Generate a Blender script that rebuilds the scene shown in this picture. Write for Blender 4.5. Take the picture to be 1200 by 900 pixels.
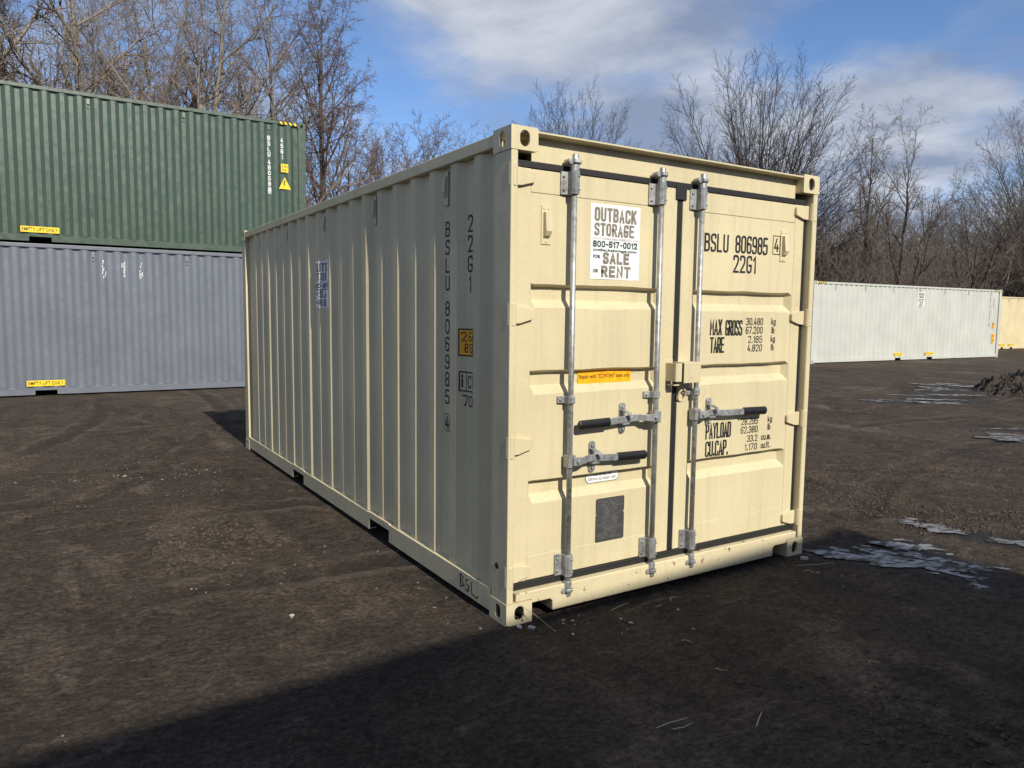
import bpy, bmesh, math, random
import numpy as np
from mathutils import Vector, Matrix
for o in list(bpy.data.objects): bpy.data.objects.remove(o, do_unlink=True)
SC = bpy.context.scene
COL = SC.collection
R = math.radians

# ------------------------------------------------------------------ camera
cam = bpy.data.cameras.new('camera'); camo = bpy.data.objects.new('camera', cam); COL.objects.link(camo)
cam.sensor_width = 36.0; cam.lens = 26.03; cam.clip_start = .05; cam.clip_end = 3000
yaw, pit, rol = 0.559992, -0.0932075, 0.0111253
f_ = Vector((math.sin(yaw)*math.cos(pit), math.cos(yaw)*math.cos(pit), math.sin(pit)))
r0 = Vector((math.cos(yaw), -math.sin(yaw), 0)); u0 = r0.cross(f_)
r_ = math.cos(rol)*r0 + math.sin(rol)*u0; u_ = -math.sin(rol)*r0 + math.cos(rol)*u0
M4 = Matrix((r_, u_, -f_)).transposed().to_4x4(); M4.translation = (-1.99273, -3.20974, 1.64673)
camo.matrix_world = M4
SC.camera = camo

# ------------------------------------------------------------------ sky, sun, exposure
SUN_EL, SUN_AZ = 35.4, 1.6      # the light travels towards +Y, drifting to +X by SUN_AZ degrees
travel = Vector((math.sin(R(SUN_AZ))*math.cos(R(SUN_EL)), math.cos(R(SUN_AZ))*math.cos(R(SUN_EL)), -math.sin(R(SUN_EL))))
sl = bpy.data.lights.new('sun', 'SUN'); sl.energy = 5.0; sl.angle = R(.5); sl.color = (1, .925, .78)
so = bpy.data.objects.new('sun', sl); COL.objects.link(so)
so.rotation_euler = travel.to_track_quat('-Z', 'Y').to_euler(); so.location = (0, -20, 20)
W = bpy.data.worlds.new('World'); SC.world = W; W.use_nodes = True
def build_world():
    nt = W.node_tree; nt.nodes.clear(); N = nt.nodes.new; L = nt.links.new
    out = N('ShaderNodeOutputWorld'); bg = N('ShaderNodeBackground'); bg.inputs[1].default_value = 1
    sky = N('ShaderNodeTexSky'); sky.sky_type = 'NISHITA'; sky.sun_disc = False
    sky.sun_elevation = R(SUN_EL)
    to = -travel; sky.sun_rotation = math.atan2(to.x, to.y)
    sky.altitude = 1200; sky.air_density = .9; sky.dust_density = 0; sky.ozone_density = 5.0
    sm = N('ShaderNodeVectorMath'); sm.operation = 'SCALE'; L(sky.outputs[0], sm.inputs[0]); sm.inputs[3].default_value = .145
    tc = N('ShaderNodeTexCoord'); sep = N('ShaderNodeSeparateXYZ'); L(tc.outputs['Generated'], sep.inputs[0])
    zc = N('ShaderNodeMath'); zc.operation = 'MAXIMUM'; L(sep.outputs[2], zc.inputs[0]); zc.inputs[1].default_value = 0
    za = N('ShaderNodeMath'); za.operation = 'ADD'; L(zc.outputs[0], za.inputs[0]); za.inputs[1].default_value = .16
    dx = N('ShaderNodeMath'); dx.operation = 'DIVIDE'; L(sep.outputs[0], dx.inputs[0]); L(za.outputs[0], dx.inputs[1])
    dy = N('ShaderNodeMath'); dy.operation = 'DIVIDE'; L(sep.outputs[1], dy.inputs[0]); L(za.outputs[0], dy.inputs[1])
    cb = N('ShaderNodeCombineXYZ'); L(dx.outputs[0], cb.inputs[0]); L(dy.outputs[0], cb.inputs[1]); cb.inputs[2].default_value = CLOUD_SEED
    def noise(scale, det, rough, dist=0):
        n = N('ShaderNodeTexNoise'); n.inputs['Scale'].default_value = scale; n.inputs['Detail'].default_value = det
        n.inputs['Roughness'].default_value = rough; n.inputs['Distortion'].default_value = dist; L(cb.outputs[0], n.inputs['Vector']); return n
    n1 = noise(.80, 10, .56, .30); n2 = noise(1.7, 7, .58, .3)
    rp = N('ShaderNodeValToRGB'); rp.color_ramp.elements[0].position = .36; rp.color_ramp.elements[1].position = .55
    rp.color_ramp.interpolation = 'EASE'
    L(n1.outputs[0], rp.inputs[0])
    cr = N('ShaderNodeValToRGB')                      # cloud body: grey undersides to bright tops
    cr.color_ramp.elements[0].position = .40; cr.color_ramp.elements[0].color = (.36, .42, .57, 1)
    cr.color_ramp.elements[1].position = .64; cr.color_ramp.elements[1].color = (.84, .87, .94, 1)
    L(n2.outputs[0], cr.inputs[0])
    cs = N('ShaderNodeVectorMath'); cs.operation = 'SCALE'; L(cr.outputs[0], cs.inputs[0]); cs.inputs[3].default_value = .72
    mk = N('ShaderNodeMath'); mk.operation = 'MULTIPLY'; L(rp.outputs[0], mk.inputs[0]); mk.inputs[1].default_value = .88
    mx = N('ShaderNodeMix'); mx.data_type = 'RGBA'; L(mk.outputs[0], mx.inputs[0]); L(sm.outputs[0], mx.inputs[6]); L(cs.outputs[0], mx.inputs[7])
    L(mx.outputs[2], bg.inputs[0]); L(bg.outputs[0], out.inputs[0])
CLOUD_SEED = 15.3
build_world()
SC.render.engine = 'CYCLES'
SC.view_settings.view_transform = 'Standard'; SC.view_settings.look = 'None'; SC.view_settings.gamma = 1
SC.view_settings.exposure = 0.12
SC.render.resolution_x = 1024; SC.render.resolution_y = 768

# ------------------------------------------------------------------ materials
def srgb(r, g, b): return tuple(((c/255)/12.92 if c/255 <= .04045 else ((c/255+.055)/1.055)**2.4) for c in (r, g, b))
MATS = {}
def base_mat(name):
    m = bpy.data.materials.new(name); m.use_nodes = True; nt = m.node_tree
    return m, nt, nt.nodes['Principled BSDF']
def plain(name, col, rough=.5, metal=0.0, spec=.5):
    if name in MATS: return MATS[name]
    m, nt, p = base_mat(name); p.inputs['Base Color'].default_value = (*col, 1); p.inputs['Roughness'].default_value = rough
    p.inputs['Metallic'].default_value = metal; p.inputs['Specular IOR Level'].default_value = spec
    # a little uneven wear so that nothing is a flat fill
    N = nt.nodes.new; L = nt.links.new
    tc = N('ShaderNodeTexCoord'); n = N('ShaderNodeTexNoise'); n.inputs['Scale'].default_value = 23; n.inputs['Detail'].default_value = 5
    L(tc.outputs['Object'], n.inputs[0])
    r = N('ShaderNodeValToRGB'); r.color_ramp.elements[0].position = .3; r.color_ramp.elements[1].position = .7
    r.color_ramp.elements[0].color = (*[c*.8 for c in col], 1); r.color_ramp.elements[1].color = (*[min(1, c*1.12) for c in col], 1)
    L(n.outputs[0], r.inputs[0]); L(r.outputs[0], p.inputs['Base Color'])
    MATS[name] = m; return m
def paint(name, col, rough=.5, streak=.12, dirt=(.10, .075, .05), dirtamt=.25, rust=0.0, bump=.12, spec=.4):
    """container paint: weak blotches, vertical run-off streaks, grime and optional rust spots"""
    if name in MATS: return MATS[name]
    m, nt, p = base_mat(name); N = nt.nodes.new; L = nt.links.new
    tc = N('ShaderNodeTexCoord')
    def nz(scale, det=4, rgh=.55, vec=None):
        n = N('ShaderNodeTexNoise'); n.inputs['Scale'].default_value = scale; n.inputs['Detail'].default_value = det; n.inputs['Roughness'].default_value = rgh
        L(vec or tc.outputs['Object'], n.inputs['Vector']); return n
    mp = N('ShaderNodeMapping'); mp.inputs['Scale'].default_value = (9, 9, .45); L(tc.outputs['Object'], mp.inputs['Vector'])
    st = nz(2.2, 6, .62, mp.outputs[0]); bl = nz(1.3, 5); sp = nz(60, 3); gr = nz(7, 8, .7)
    def ramp(src, a, b, c0=(0, 0, 0, 1), c1=(1, 1, 1, 1)):
        r = N('ShaderNodeValToRGB'); r.color_ramp.elements[0].position = a; r.color_ramp.elements[1].position = b
        r.color_ramp.elements[0].color = c0; r.color_ramp.elements[1].color = c1; L(src, r.inputs[0]); return r
    def mix(fac, A, B, blend='MIX'):
        x = N('ShaderNodeMix'); x.data_type = 'RGBA'; x.blend_type = blend
        if isinstance(fac, float): x.inputs[0].default_value = fac
        else: L(fac, x.inputs[0])
        for i, s in ((6, A), (7, B)):
            if isinstance(s, tuple): x.inputs[i].default_value = (*s, 1)
            else: L(s, x.inputs[i])
        return x.outputs[2]
    c = mix(ramp(bl.outputs[0], .3, .7).outputs[0], tuple(k*.9 for k in col), tuple(min(1, k*1.06) for k in col))
    sr = ramp(st.outputs[0], .5, .82); s2 = N('ShaderNodeMath'); s2.operation = 'MULTIPLY'; L(sr.outputs[0], s2.inputs[0]); s2.inputs[1].default_value = streak
    c = mix(s2.outputs[0], c, dirt)
    gm = ramp(gr.outputs[0], .60, .78); g2 = N('ShaderNodeMath'); g2.operation = 'MULTIPLY'; L(gm.outputs[0], g2.inputs[0]); g2.inputs[1].default_value = dirtamt
    c = mix(g2.outputs[0], c, dirt)
    if rust > 0:
        rn = nz(16, 7, .7); rr = ramp(rn.outputs[0], 1-rust, 1.04-rust)
        c = mix(rr.outputs[0], c, (.14, .05, .018))
    mt = nz(85, 4, .65); c = mix(.8, c, ramp(mt.outputs[0], .36, .64, (.94, .94, .935, 1), (1.05, 1.05, 1.05, 1)).outputs[0], 'MULTIPLY')
    L(c, p.inputs['Base Color'])
    p.inputs['Roughness'].default_value = rough; p.inputs['Specular IOR Level'].default_value = spec
    ro = ramp(gr.outputs[0], .3, .8, (rough-.08,)*3+(1,), (rough+.15,)*3+(1,)); L(ro.outputs[0], p.inputs['Roughness'])
    wv = nz(3.2, 2); ad = N('ShaderNodeMath'); ad.operation = 'MULTIPLY_ADD'; L(wv.outputs[0], ad.inputs[0]); ad.inputs[1].default_value = 6.0; L(sp.outputs[0], ad.inputs[2])
    b = N('ShaderNodeBump'); b.inputs['Strength'].default_value = bump; b.inputs['Distance'].default_value = .004; L(ad.outputs[0], b.inputs['Height']); L(b.outputs[0], p.inputs['Normal'])
    MATS[name] = m; return m
def galv():
    m, nt, p = base_mat('galvanised'); N = nt.nodes.new; L = nt.links.new
    tc = N('ShaderNodeTexCoord'); n = N('ShaderNodeTexVoronoi'); n.inputs['Scale'].default_value = 45; L(tc.outputs['Object'], n.inputs[0])
    n2 = N('ShaderNodeTexNoise'); n2.inputs['Scale'].default_value = 9; n2.inputs['Detail'].default_value = 6; L(tc.outputs['Object'], n2.inputs[0])
    ad = N('ShaderNodeMath'); ad.operation = 'MULTIPLY_ADD'; L(n.outputs[1], ad.inputs[0]); ad.inputs[1].default_value = .45; L(n2.outputs[0], ad.inputs[2])
    r = N('ShaderNodeValToRGB'); r.color_ramp.elements[0].position = .35; r.color_ramp.elements[1].position = .95
    r.color_ramp.elements[0].color = (.17, .178, .185, 1); r.color_ramp.elements[1].color = (.44, .455, .465, 1)
    L(ad.outputs[0], r.inputs[0]); L(r.outputs[0], p.inputs['Base Color']); p.inputs['Metallic'].default_value = .55; p.inputs['Roughness'].default_value = .48
    return m
BEIGE = (.60, .53, .350)
M_BE = paint('beige_paint', BEIGE, .42, .22, (.22, .165, .10), .20, rust=.265)
M_BER = paint('beige_paint_chipped', BEIGE, .45, .14, (.14, .10, .06), .30, rust=.385)
M_GREEN = paint('green_paint', srgb(54, 73, 57), .34, .06, (.03, .04, .03), .06, spec=1.0, bump=.035)
M_GREY = paint('grey_paint', srgb(103, 109, 120), .36, .08, (.10, .09, .08), .08, spec=.9, bump=.035)
M_WHITE = paint('white_paint', srgb(185, 187, 181), .5, .12, (.2, .17, .13), .12)
M_WHR = paint('white_paint_chipped', srgb(185, 187, 181), .5, .12, (.2, .17, .13), .25, rust=.37)
M_BROWN = paint('oxide_red_paint', srgb(120, 60, 45), .5)
M_GALV = galv()
M_RUB = plain('black_rubber', (.012, .012, .013), .62)
M_GRIP = plain('black_grip', (.010, .010, .011), .38)
M_STK = plain('sticker_white', srgb(232, 234, 236), .45)
M_INK = plain('black_ink', (.014, .014, .015), .6)
M_INKG = plain('grey_ink', srgb(128, 122, 112), .55)
M_INKD = plain('dark_green_ink', srgb(24, 62, 58), .55)
M_YEL = plain('yellow_sticker', srgb(245, 172, 14), .5)
M_LEM = plain('lemon_sticker', srgb(240, 205, 40), .5)
M_WINK = plain('white_ink', srgb(225, 228, 225), .6)
M_PLATE = plain('data_plate_metal', (.13, .13, .13), .42, .6)
M_FLOOR = plain('underfloor_steel', (.02, .02, .02), .8)
M_STRAW = plain('dry_straw', (.42, .36, .24), .8)
M_STONE = plain('pale_stone', (.42, .42, .42), .85)

# ------------------------------------------------------------------ mesh helpers
class MB:
    def __init__(s): s.v = []; s.f = []
    def add(s, vs, fs):
        o = len(s.v); s.v += [tuple(map(float, q)) for q in vs]; s.f += [tuple(i+o for i in q) for q in fs]; return s
    def box(s, x0, x1, y0, y1, z0, z1):
        return s.add([(x0,y0,z0),(x1,y0,z0),(x1,y1,z0),(x0,y1,z0),(x0,y0,z1),(x1,y0,z1),(x1,y1,z1),(x0,y1,z1)],
                     [(0,3,2,1),(4,5,6,7),(0,1,5,4),(1,2,6,5),(2,3,7,6),(3,0,4,7)])
    def tube(s, pts, rad, n=10, cap=True):
        pts = [Vector(q) for q in pts]; k = len(pts); rad = rad if isinstance(rad, (list, tuple)) else [rad]*k
        vs, fs = [], []; u = None
        for i, q in enumerate(pts):
            d = (pts[min(i+1, k-1)]-pts[max(i-1, 0)]).normalized()
            if u is None: u = d.orthogonal().normalized()
            u = (u-d*u.dot(d)).normalized(); w = d.cross(u)
            vs += [q+(u*math.cos(2*math.pi*j/n)+w*math.sin(2*math.pi*j/n))*rad[i] for j in range(n)]
        for i in range(k-1):
            for j in range(n): a = i*n+j; b = i*n+(j+1)%n; fs.append((a, b, b+n, a+n))
        if cap: fs += [tuple(range(n-1, -1, -1)), tuple((k-1)*n+j for j in range(n))]
        return s.add(vs, fs)
    def ribbon(s, pts, up, w, t):
        """flat bar along pts: w along up, t across"""
        pts = [Vector(q) for q in pts]; k = len(pts); up = Vector(up); vs, fs = [], []
        for i, q in enumerate(pts):
            d = (pts[min(i+1, k-1)]-pts[max(i-1, 0)]).normalized(); v = (up-d*up.dot(d)).normalized(); n = d.cross(v)
            vs += [q+v*w/2+n*t/2, q-v*w/2+n*t/2, q-v*w/2-n*t/2, q+v*w/2-n*t/2]
        for i in range(k-1):
            for j in range(4): a = i*4+j; b = i*4+(j+1)%4; fs.append((a, b, b+4, a+4))
        fs += [(3, 2, 1, 0), tuple((k-1)*4+j for j in range(4))]
        return s.add(vs, fs)
    def prism(s, poly, axis, a, b):
        """poly: 2-D outline; axis 'z' -> (x,y), 'y' -> (x,z), 'x' -> (y,z)"""
        def P(q, t): return {'z': (q[0], q[1], t), 'y': (q[0], t, q[1]), 'x': (t, q[0], q[1])}[axis]
        n = len(poly); vs = [P(q, a) for q in poly]+[P(q, b) for q in poly]
        fs = [tuple(range(n-1, -1, -1)), tuple(range(n, 2*n))]+[(i, (i+1) % n, (i+1) % n+n, i+n) for i in range(n)]
        return s.add(vs, fs)
    def plate(s, c, u, v, w, h, hole=None, thick=.014):
        """rectangular plate centred at c spanned by u,v; hole=(half width, half height) cut as an oblong; walls go along -(u x v)"""
        c, u, v = Vector(c), Vector(u), Vector(v); n = u.cross(v)
        if hole is None:
            return s.add([c-u*w/2-v*h/2, c+u*w/2-v*h/2, c+u*w/2+v*h/2, c-u*w/2+v*h/2], [(0, 1, 2, 3)])
        a, b = hole; ca = math.atan2(h, w); ang = sorted([i*2*math.pi/28+.01 for i in range(28)]+[ca, math.pi-ca, math.pi+ca, 2*math.pi-ca])
        V = []
        for t in ang:
            x, y = math.cos(t), math.sin(t)
            ro = min((w/2)/max(abs(x), 1e-9), (h/2)/max(abs(y), 1e-9))
            q = b-a; ri = a/max(abs(x), 1e-9)
            if abs(y)*ri > q:
                B = abs(y)*q; ri = B+math.sqrt(max(0, B*B-(q*q-a*a)))
            V += [c+u*x*ro+v*y*ro, c+u*x*ri+v*y*ri, c+u*x*ri+v*y*ri-n*thick]
        k = len(ang); F = []
        for i in range(k):
            j = (i+1) % k; F += [(3*i, 3*j, 3*j+1, 3*i+1), (3*i+1, 3*j+1, 3*j+2, 3*i+2)]
        return s.add(V, F)
    def data(s, name, smooth=False):
        me = bpy.data.meshes.new(name); me.from_pydata(s.v, [], s.f); me.validate()
        bm = bmesh.new(); bm.from_mesh(me); bmesh.ops.recalc_face_normals(bm, faces=bm.faces); bm.to_mesh(me); bm.free()
        if smooth: me.polygons.foreach_set('use_smooth', [True]*len(me.polygons))
        return me
    def build(s, name, mat, parent=None, bevel=0, smooth=False, keepn=False):
        return link(name, s.data(name, smooth), mat, parent, bevel)
def link(name, me, mat, parent=None, bevel=0):
    o = bpy.data.objects.new(name, me)
    if mat is not None and not me.materials: me.materials.append(mat)
    COL.objects.link(o)
    if parent: o.parent = parent
    if bevel:
        b = o.modifiers.new('bevel', 'BEVEL'); b.width = bevel; b.segments = 2; b.limit_method = 'ANGLE'; b.angle_limit = R(40)
    return o
def empty(name, loc=(0, 0, 0), rz=0):
    o = bpy.data.objects.new(name, None); COL.objects.link(o); o.location = loc; o.rotation_euler = (0, 0, rz); o.empty_display_size = .2; return o
def tag(o, label=None, cat=None, group=None, kind=None):
    for k, v in (('label', label), ('category', cat), ('group', group), ('kind', kind)):
        if v: o[k] = v
    return o
def copy_tree(o, parent=None):
    c = o.copy(); COL.objects.link(c); c.parent = parent
    for ch in list(o.children): copy_tree(ch, c)
    return c

# ---- lettering: outline font turned into thin meshes
_gc = {}
def glyphs(txt, bold=0.0, spacing=1.0):
    key = (txt, bold, spacing)
    if key not in _gc:
        cu = bpy.data.curves.new('t', 'FONT'); cu.body = txt; cu.offset = bold; cu.space_character = spacing; cu.resolution_u = 3
        cu.fill_mode = 'FRONT'
        ob = bpy.data.objects.new('t', cu); COL.objects.link(ob); dg = bpy.context.evaluated_depsgraph_get(); dg.update()
        me = bpy.data.meshes.new_from_object(ob.evaluated_get(dg))
        v = np.array([q.co[:2] for q in me.vertices]) if len(me.vertices) else np.zeros((0, 2))
        fs = [tuple(p.vertices) for p in me.polygons]
        bpy.data.objects.remove(ob); bpy.data.meshes.remove(me); bpy.data.curves.remove(cu)
        _gc[key] = (v, fs)
    return _gc[key]
# condensed stencil-like capitals and figures drawn as strokes: points (x, y[, sharp]) in a 0.5 x 1 cell, 'c' closes the stroke
_O = [(0, 0), (.5, 0), (.5, 1), (0, 1), 'c']
STROKES = {
 '0': [_O], 'O': [_O], 'D': [[(0, 0, 1), (.5, 0), (.5, 1), (0, 1, 1), 'c']], '1': [[(0, .80, 1), (.2, 1, 1), (.2, 0, 1)]],
 '2': [[(0, .80), (0, 1), (.5, 1), (.5, .60), (0, 0, 1), (.5, 0, 1)]], '3': [[(0, .84), (0, 1), (.5, 1), (.5, .53), (.18, .53, 1)], [(.18, .53, 1), (.5, .53), (.5, 0), (0, 0), (0, .16)]],
 '4': [[(.38, 0, 1), (.38, .5, 1)], [(.28, 1, 1), (0, .27, 1), (.5, .27, 1)]], '5': [[(.47, 1, 1), (.04, 1, 1), (0, .52, 1), (.5, .60), (.5, 0), (0, 0), (0, .13)]],
 '6': [[(.5, .86), (.5, 1), (0, 1), (0, 0), (.5, 0), (.5, .56), (0, .56)]], '7': [[(0, 1, 1), (.5, 1, 1), (.16, 0, 1)]],
 '8': [[(0, .53), (.5, .53), (.5, 1), (0, 1), 'c'], [(0, 0), (.5, 0), (.5, .53), (0, .53), 'c']], '9': [[(0, .14), (0, 0), (.5, 0), (.5, 1), (0, 1), (0, .44), (.5, .44)]],
 'A': [[(0, 0, 1), (.25, 1, 1), (.5, 0, 1)], [(.08, .28, 1), (.42, .28, 1)]], 'B': [[(0, .53, 1), (.5, .53), (.5, 1), (0, 1, 1), 'c'], [(0, 0, 1), (.5, 0), (.5, .53), (0, .53, 1), 'c']],
 'C': [[(.5, .78), (.5, 1), (0, 1), (0, 0), (.5, 0), (.5, .22)]], 'E': [[(.5, 1, 1), (0, 1, 1), (0, 0, 1), (.5, 0, 1)], [(0, .53, 1), (.42, .53, 1)]],
 'F': [[(.5, 1, 1), (0, 1, 1), (0, 0, 1)], [(0, .53, 1), (.42, .53, 1)]], 'G': [[(.5, .84), (.5, 1), (0, 1), (0, 0), (.5, 0), (.5, .44, 1), (.27, .44, 1)]], 'I': [[(.1, 0, 1), (.1, 1, 1)]],
 'L': [[(0, 1, 1), (0, 0, 1), (.46, 0, 1)]], 'M': [[(0, 0, 1), (0, 1, 1), (.28, .35, 1), (.56, 1, 1), (.56, 0, 1)]], 'P': [[(0, 0, 1), (0, 1, 1), (.5, 1), (.5, .46), (0, .46, 1)]],
 'R': [[(0, 0, 1), (0, 1, 1), (.5, 1), (.5, .50), (0, .50, 1)], [(.24, .50, 1), (.5, 0, 1)]], 'S': [[(.5, .84), (.5, 1), (0, 1), (0, .56), (.5, .46), (.5, 0), (0, 0), (0, .16)]],
 'K': [[(0, 0, 1), (0, 1, 1)], [(.5, 1, 1), (.04, .44, 1)], [(.2, .58, 1), (.52, 0, 1)]], 'N': [[(0, 0, 1), (0, 1, 1), (.5, 0, 1), (.5, 1, 1)]],
 'T': [[(0, 1, 1), (.5, 1, 1)], [(.25, 1, 1), (.25, 0, 1)]], 'U': [[(0, 1, 1), (0, 0), (.5, 0), (.5, 1, 1)]], 'X': [[(0, 0, 1), (.5, 1, 1)], [(0, 1, 1), (.5, 0, 1)]], 'Y': [[(0, 1, 1), (.25, .48, 1), (.5, 1, 1)], [(.25, .48, 1), (.25, 0, 1)]],
 'k': [[(0, 0, 1), (0, 1, 1)], [(.4, .62, 1), (0, .26, 1)], [(.14, .40, 1), (.42, 0, 1)]], 'g': [[(.4, 0), (0, 0), (0, .64), (.4, .64), 'c'], [(.4, .64, 1), (.4, -.28), (0, -.28), (0, -.12)]], 'l': [[(.05, 0, 1), (.05, 1, 1)]],
 'b': [[(0, 1, 1), (0, 0, 1), (.4, 0), (.4, .64), (0, .64, 1)]], 'c': [[(.38, .48), (.38, .64), (0, .64), (0, 0), (.38, 0), (.38, .16)]], 'u': [[(0, .64, 1), (0, 0), (.4, 0), (.4, .64, 1)], [(.4, .64, 1), (.4, 0, 1)]],
 'm': [[(0, 0, 1), (0, .64, 1), (.28, .64), (.28, 0, 1)], [(.28, .64, 1), (.56, .64), (.56, 0, 1)]], 'f': [[(.3, 1), (.1, 1), (.1, 0, 1)], [(0, .64, 1), (.28, .64, 1)]], 't': [[(.1, .95, 1), (.1, 0), (.3, 0)], [(0, .64, 1), (.28, .64, 1)]],
 '.': [[(.02, .0, 1), (.02, .10, 1)]], '-': [[(0, .45, 1), (.3, .45, 1)]], "'": [[(.03, 1, 1), (.03, .74, 1)]], '"': [[(.03, 1, 1), (.03, .74, 1)], [(.2, 1, 1), (.2, .74, 1)]], 'i': [[(.05, 0, 1), (.05, .64, 1)], [(.05, .86, 1), (.05, .98, 1)]]}
CELL = {'1': .2, '.': .04, 'I': .2, 'M': .56, 'm': .56, 'l': .1, 'i': .1, 'f': .3, 't': .3, 'k': .42, 'g': .4, 'b': .4, 'c': .38, 'u': .4, '-': .3, "'": .06, '"': .24}
def round_path(P, sx, sy, r):
    closed = P[-1] == 'c'; pts = [(q[0]*sx, q[1]*sy, len(q) > 2) for q in P if q != 'c']; n = len(pts); out = []
    for i, (x, y, sharp) in enumerate(pts):
        if sharp or (not closed and i in (0, n-1)): out.append((x, y)); continue
        a, b = Vector(pts[i-1][:2]), Vector(pts[(i+1) % n][:2]); c = Vector((x, y)); da, db = a-c, b-c; k = min(r, da.length*.5, db.length*.5)
        p0, p1 = c+da.normalized()*k, c+db.normalized()*k
        for j in range(5):
            t = j/4; q = p0*(1-t)**2+c*2*t*(1-t)+p1*t*t; out.append((q.x, q.y))
    return out, closed
class Text:
    """collects lettering in a 2-D frame (a to the right, b up), then maps it by fn(a,b)->xyz; every word is an object of its own"""
    def __init__(s): s.w = []
    def put(s, txt, a0, a1, b0, b1, bold=0.0, spacing=1.0):
        v, fs = glyphs(txt, bold, spacing)
        if not len(v): return s
        lo, hi = v.min(0), v.max(0); sc = np.array([(a1-a0)/max(hi[0]-lo[0], 1e-6), (b1-b0)/max(hi[1]-lo[1], 1e-6)])
        w = (v-lo)*sc+np.array([a0, b0]); s.w.append(([tuple(q) for q in w], list(fs))); return s
    def stroke(s, txt, a0, a1, b0, b1, wt=.14, gap=.24, upper=True):
        """wt: stroke width as a share of the height; the string fills a0..a1"""
        h = b1-b0; cells = [CELL.get(c, .5) for c in txt]; tot = sum(cells)+gap*(len(txt)-1); w = wt*h
        sx = (a1-a0-w)/max(tot, 1e-6) if len(txt) > 1 or txt not in '1' else h*.5; sy = h-w; V, F = [], []; x = a0+w/2
        for c, ce in zip(txt, cells):
            for kk, P in enumerate(STROKES[c]):
                pts, closed = round_path(P, sx, sy, .22*h); n = len(pts)
                for i, q in enumerate(pts):
                    A = Vector(pts[i-1]) if i or closed else None; B = Vector(pts[(i+1) % n]) if i < n-1 or closed else None; C = Vector(q)
                    d0 = (C-A).normalized() if A is not None and (C-A).length > 1e-9 else None; d1 = (B-C).normalized() if B is not None and (B-C).length > 1e-9 else None
                    d0 = d0 or d1; d1 = d1 or d0; d = (d0+d1)
                    d = d.normalized() if d.length > 1e-6 else d0
                    nrm = Vector((-d.y, d.x)); k = 1/max(.55, nrm.dot(Vector((-d0.y, d0.x)))); e = C.copy()
                    if not closed and i == 0: e -= d1*w*.5
                    if not closed and i == n-1: e += d0*w*.5
                    V += [(x+e.x+nrm.x*w/2*k, b0+w/2+e.y+nrm.y*w/2*k, kk*.0003), (x+e.x-nrm.x*w/2*k, b0+w/2+e.y-nrm.y*w/2*k, kk*.0003)]
                o = len(V)-2*n
                for i in range(n if closed else n-1): j = (i+1) % n; F.append((o+2*i, o+2*i+1, o+2*j+1, o+2*j))
            x += (ce+gap)*sx
        s.w.append((V, F)); return s
    def rect(s, a0, a1, b0, b1): s.w.append(([(a0, b0), (a1, b0), (a1, b1), (a0, b1)], [(0, 1, 2, 3)])); return s
    def strip(s, a0, a1, b0, b1, n=24):
        V = []
        for i in range(n+1): V += [(a0+(a1-a0)*i/n, b0), (a0+(a1-a0)*i/n, b1)]
        s.w.append((V, [(2*i, 2*i+2, 2*i+3, 2*i+1) for i in range(n)])); return s
    def frame(s, a0, a1, b0, b1, t):
        V = [(a0, b0), (a1, b0), (a1, b1), (a0, b1), (a0+t, b0+t), (a1-t, b0+t), (a1-t, b1-t), (a0+t, b1-t)]
        s.w.append((V, [(i, (i+1) % 4, (i+1) % 4+4, i+4) for i in range(4)])); return s
    def poly(s, pts): s.w.append((list(pts), [tuple(range(len(pts)))])); return s
    def join(s):
        V, F = [], []
        for v, f in s.w: o = len(V); V += v; F += [tuple(i+o for i in q) for q in f]
        s.w = [(V, F)]; return s
    def build(s, name, mat, parent, fn, cuts=()):
        first = None
        for V, F in s.w:
            me = bpy.data.meshes.new(name); me.from_pydata([(q[0], q[1], q[2] if len(q) > 2 else 0) for q in V], [], F)
            if cuts:
                bm = bmesh.new(); bm.from_mesh(me); lo, hi = min(q[0] for q in V), max(q[0] for q in V)
                for c in cuts:
                    if lo < c < hi: bmesh.ops.bisect_plane(bm, geom=bm.verts[:]+bm.edges[:]+bm.faces[:], plane_co=(c, 0, 0), plane_no=(1, 0, 0))
                bm.to_mesh(me); bm.free()
            for q in me.vertices:
                a, b, lift = q.co; p0 = Vector(fn(a, b))
                if lift: p0 += (Vector(fn(a+1e-4, b))-p0).cross(Vector(fn(a, b+1e-4))-p0).normalized()*lift
                q.co = p0
            o = link(name, me, mat, parent); first = first or o
        return first

# ------------------------------------------------------------------ numpy noise for the terrain
def _h(ix, iy, s):
    n = (ix.astype(np.int64)*374761393+iy.astype(np.int64)*668265263+s*1442695041) & 0x7fffffff
    n = ((n ^ (n >> 13))*1274126177) & 0x7fffffff
    return ((n ^ (n >> 16)) & 0xffff)/65535.0
def vnoise(x, y, s=0):
    ix, iy = np.floor(x), np.floor(y); fx, fy = x-ix, y-iy; fx = fx*fx*(3-2*fx); fy = fy*fy*(3-2*fy)
    a, b, c, d = _h(ix, iy, s), _h(ix+1, iy, s), _h(ix, iy+1, s), _h(ix+1, iy+1, s)
    return (a*(1-fx)+b*fx)*(1-fy)+(c*(1-fx)+d*fx)*fy-.5
def fbm(x, y, s=0, o=4):
    t = 0; a = 1
    for k in range(o): t = t+a*vnoise(x, y, s+k); x = x*2.03+11.3; y = y*2.03+7.7; a *= .5
    return t
def sstep(a, b, x):
    t = np.clip((x-a)/(b-a), 0, 1); return t*t*(3-2*t)

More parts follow.
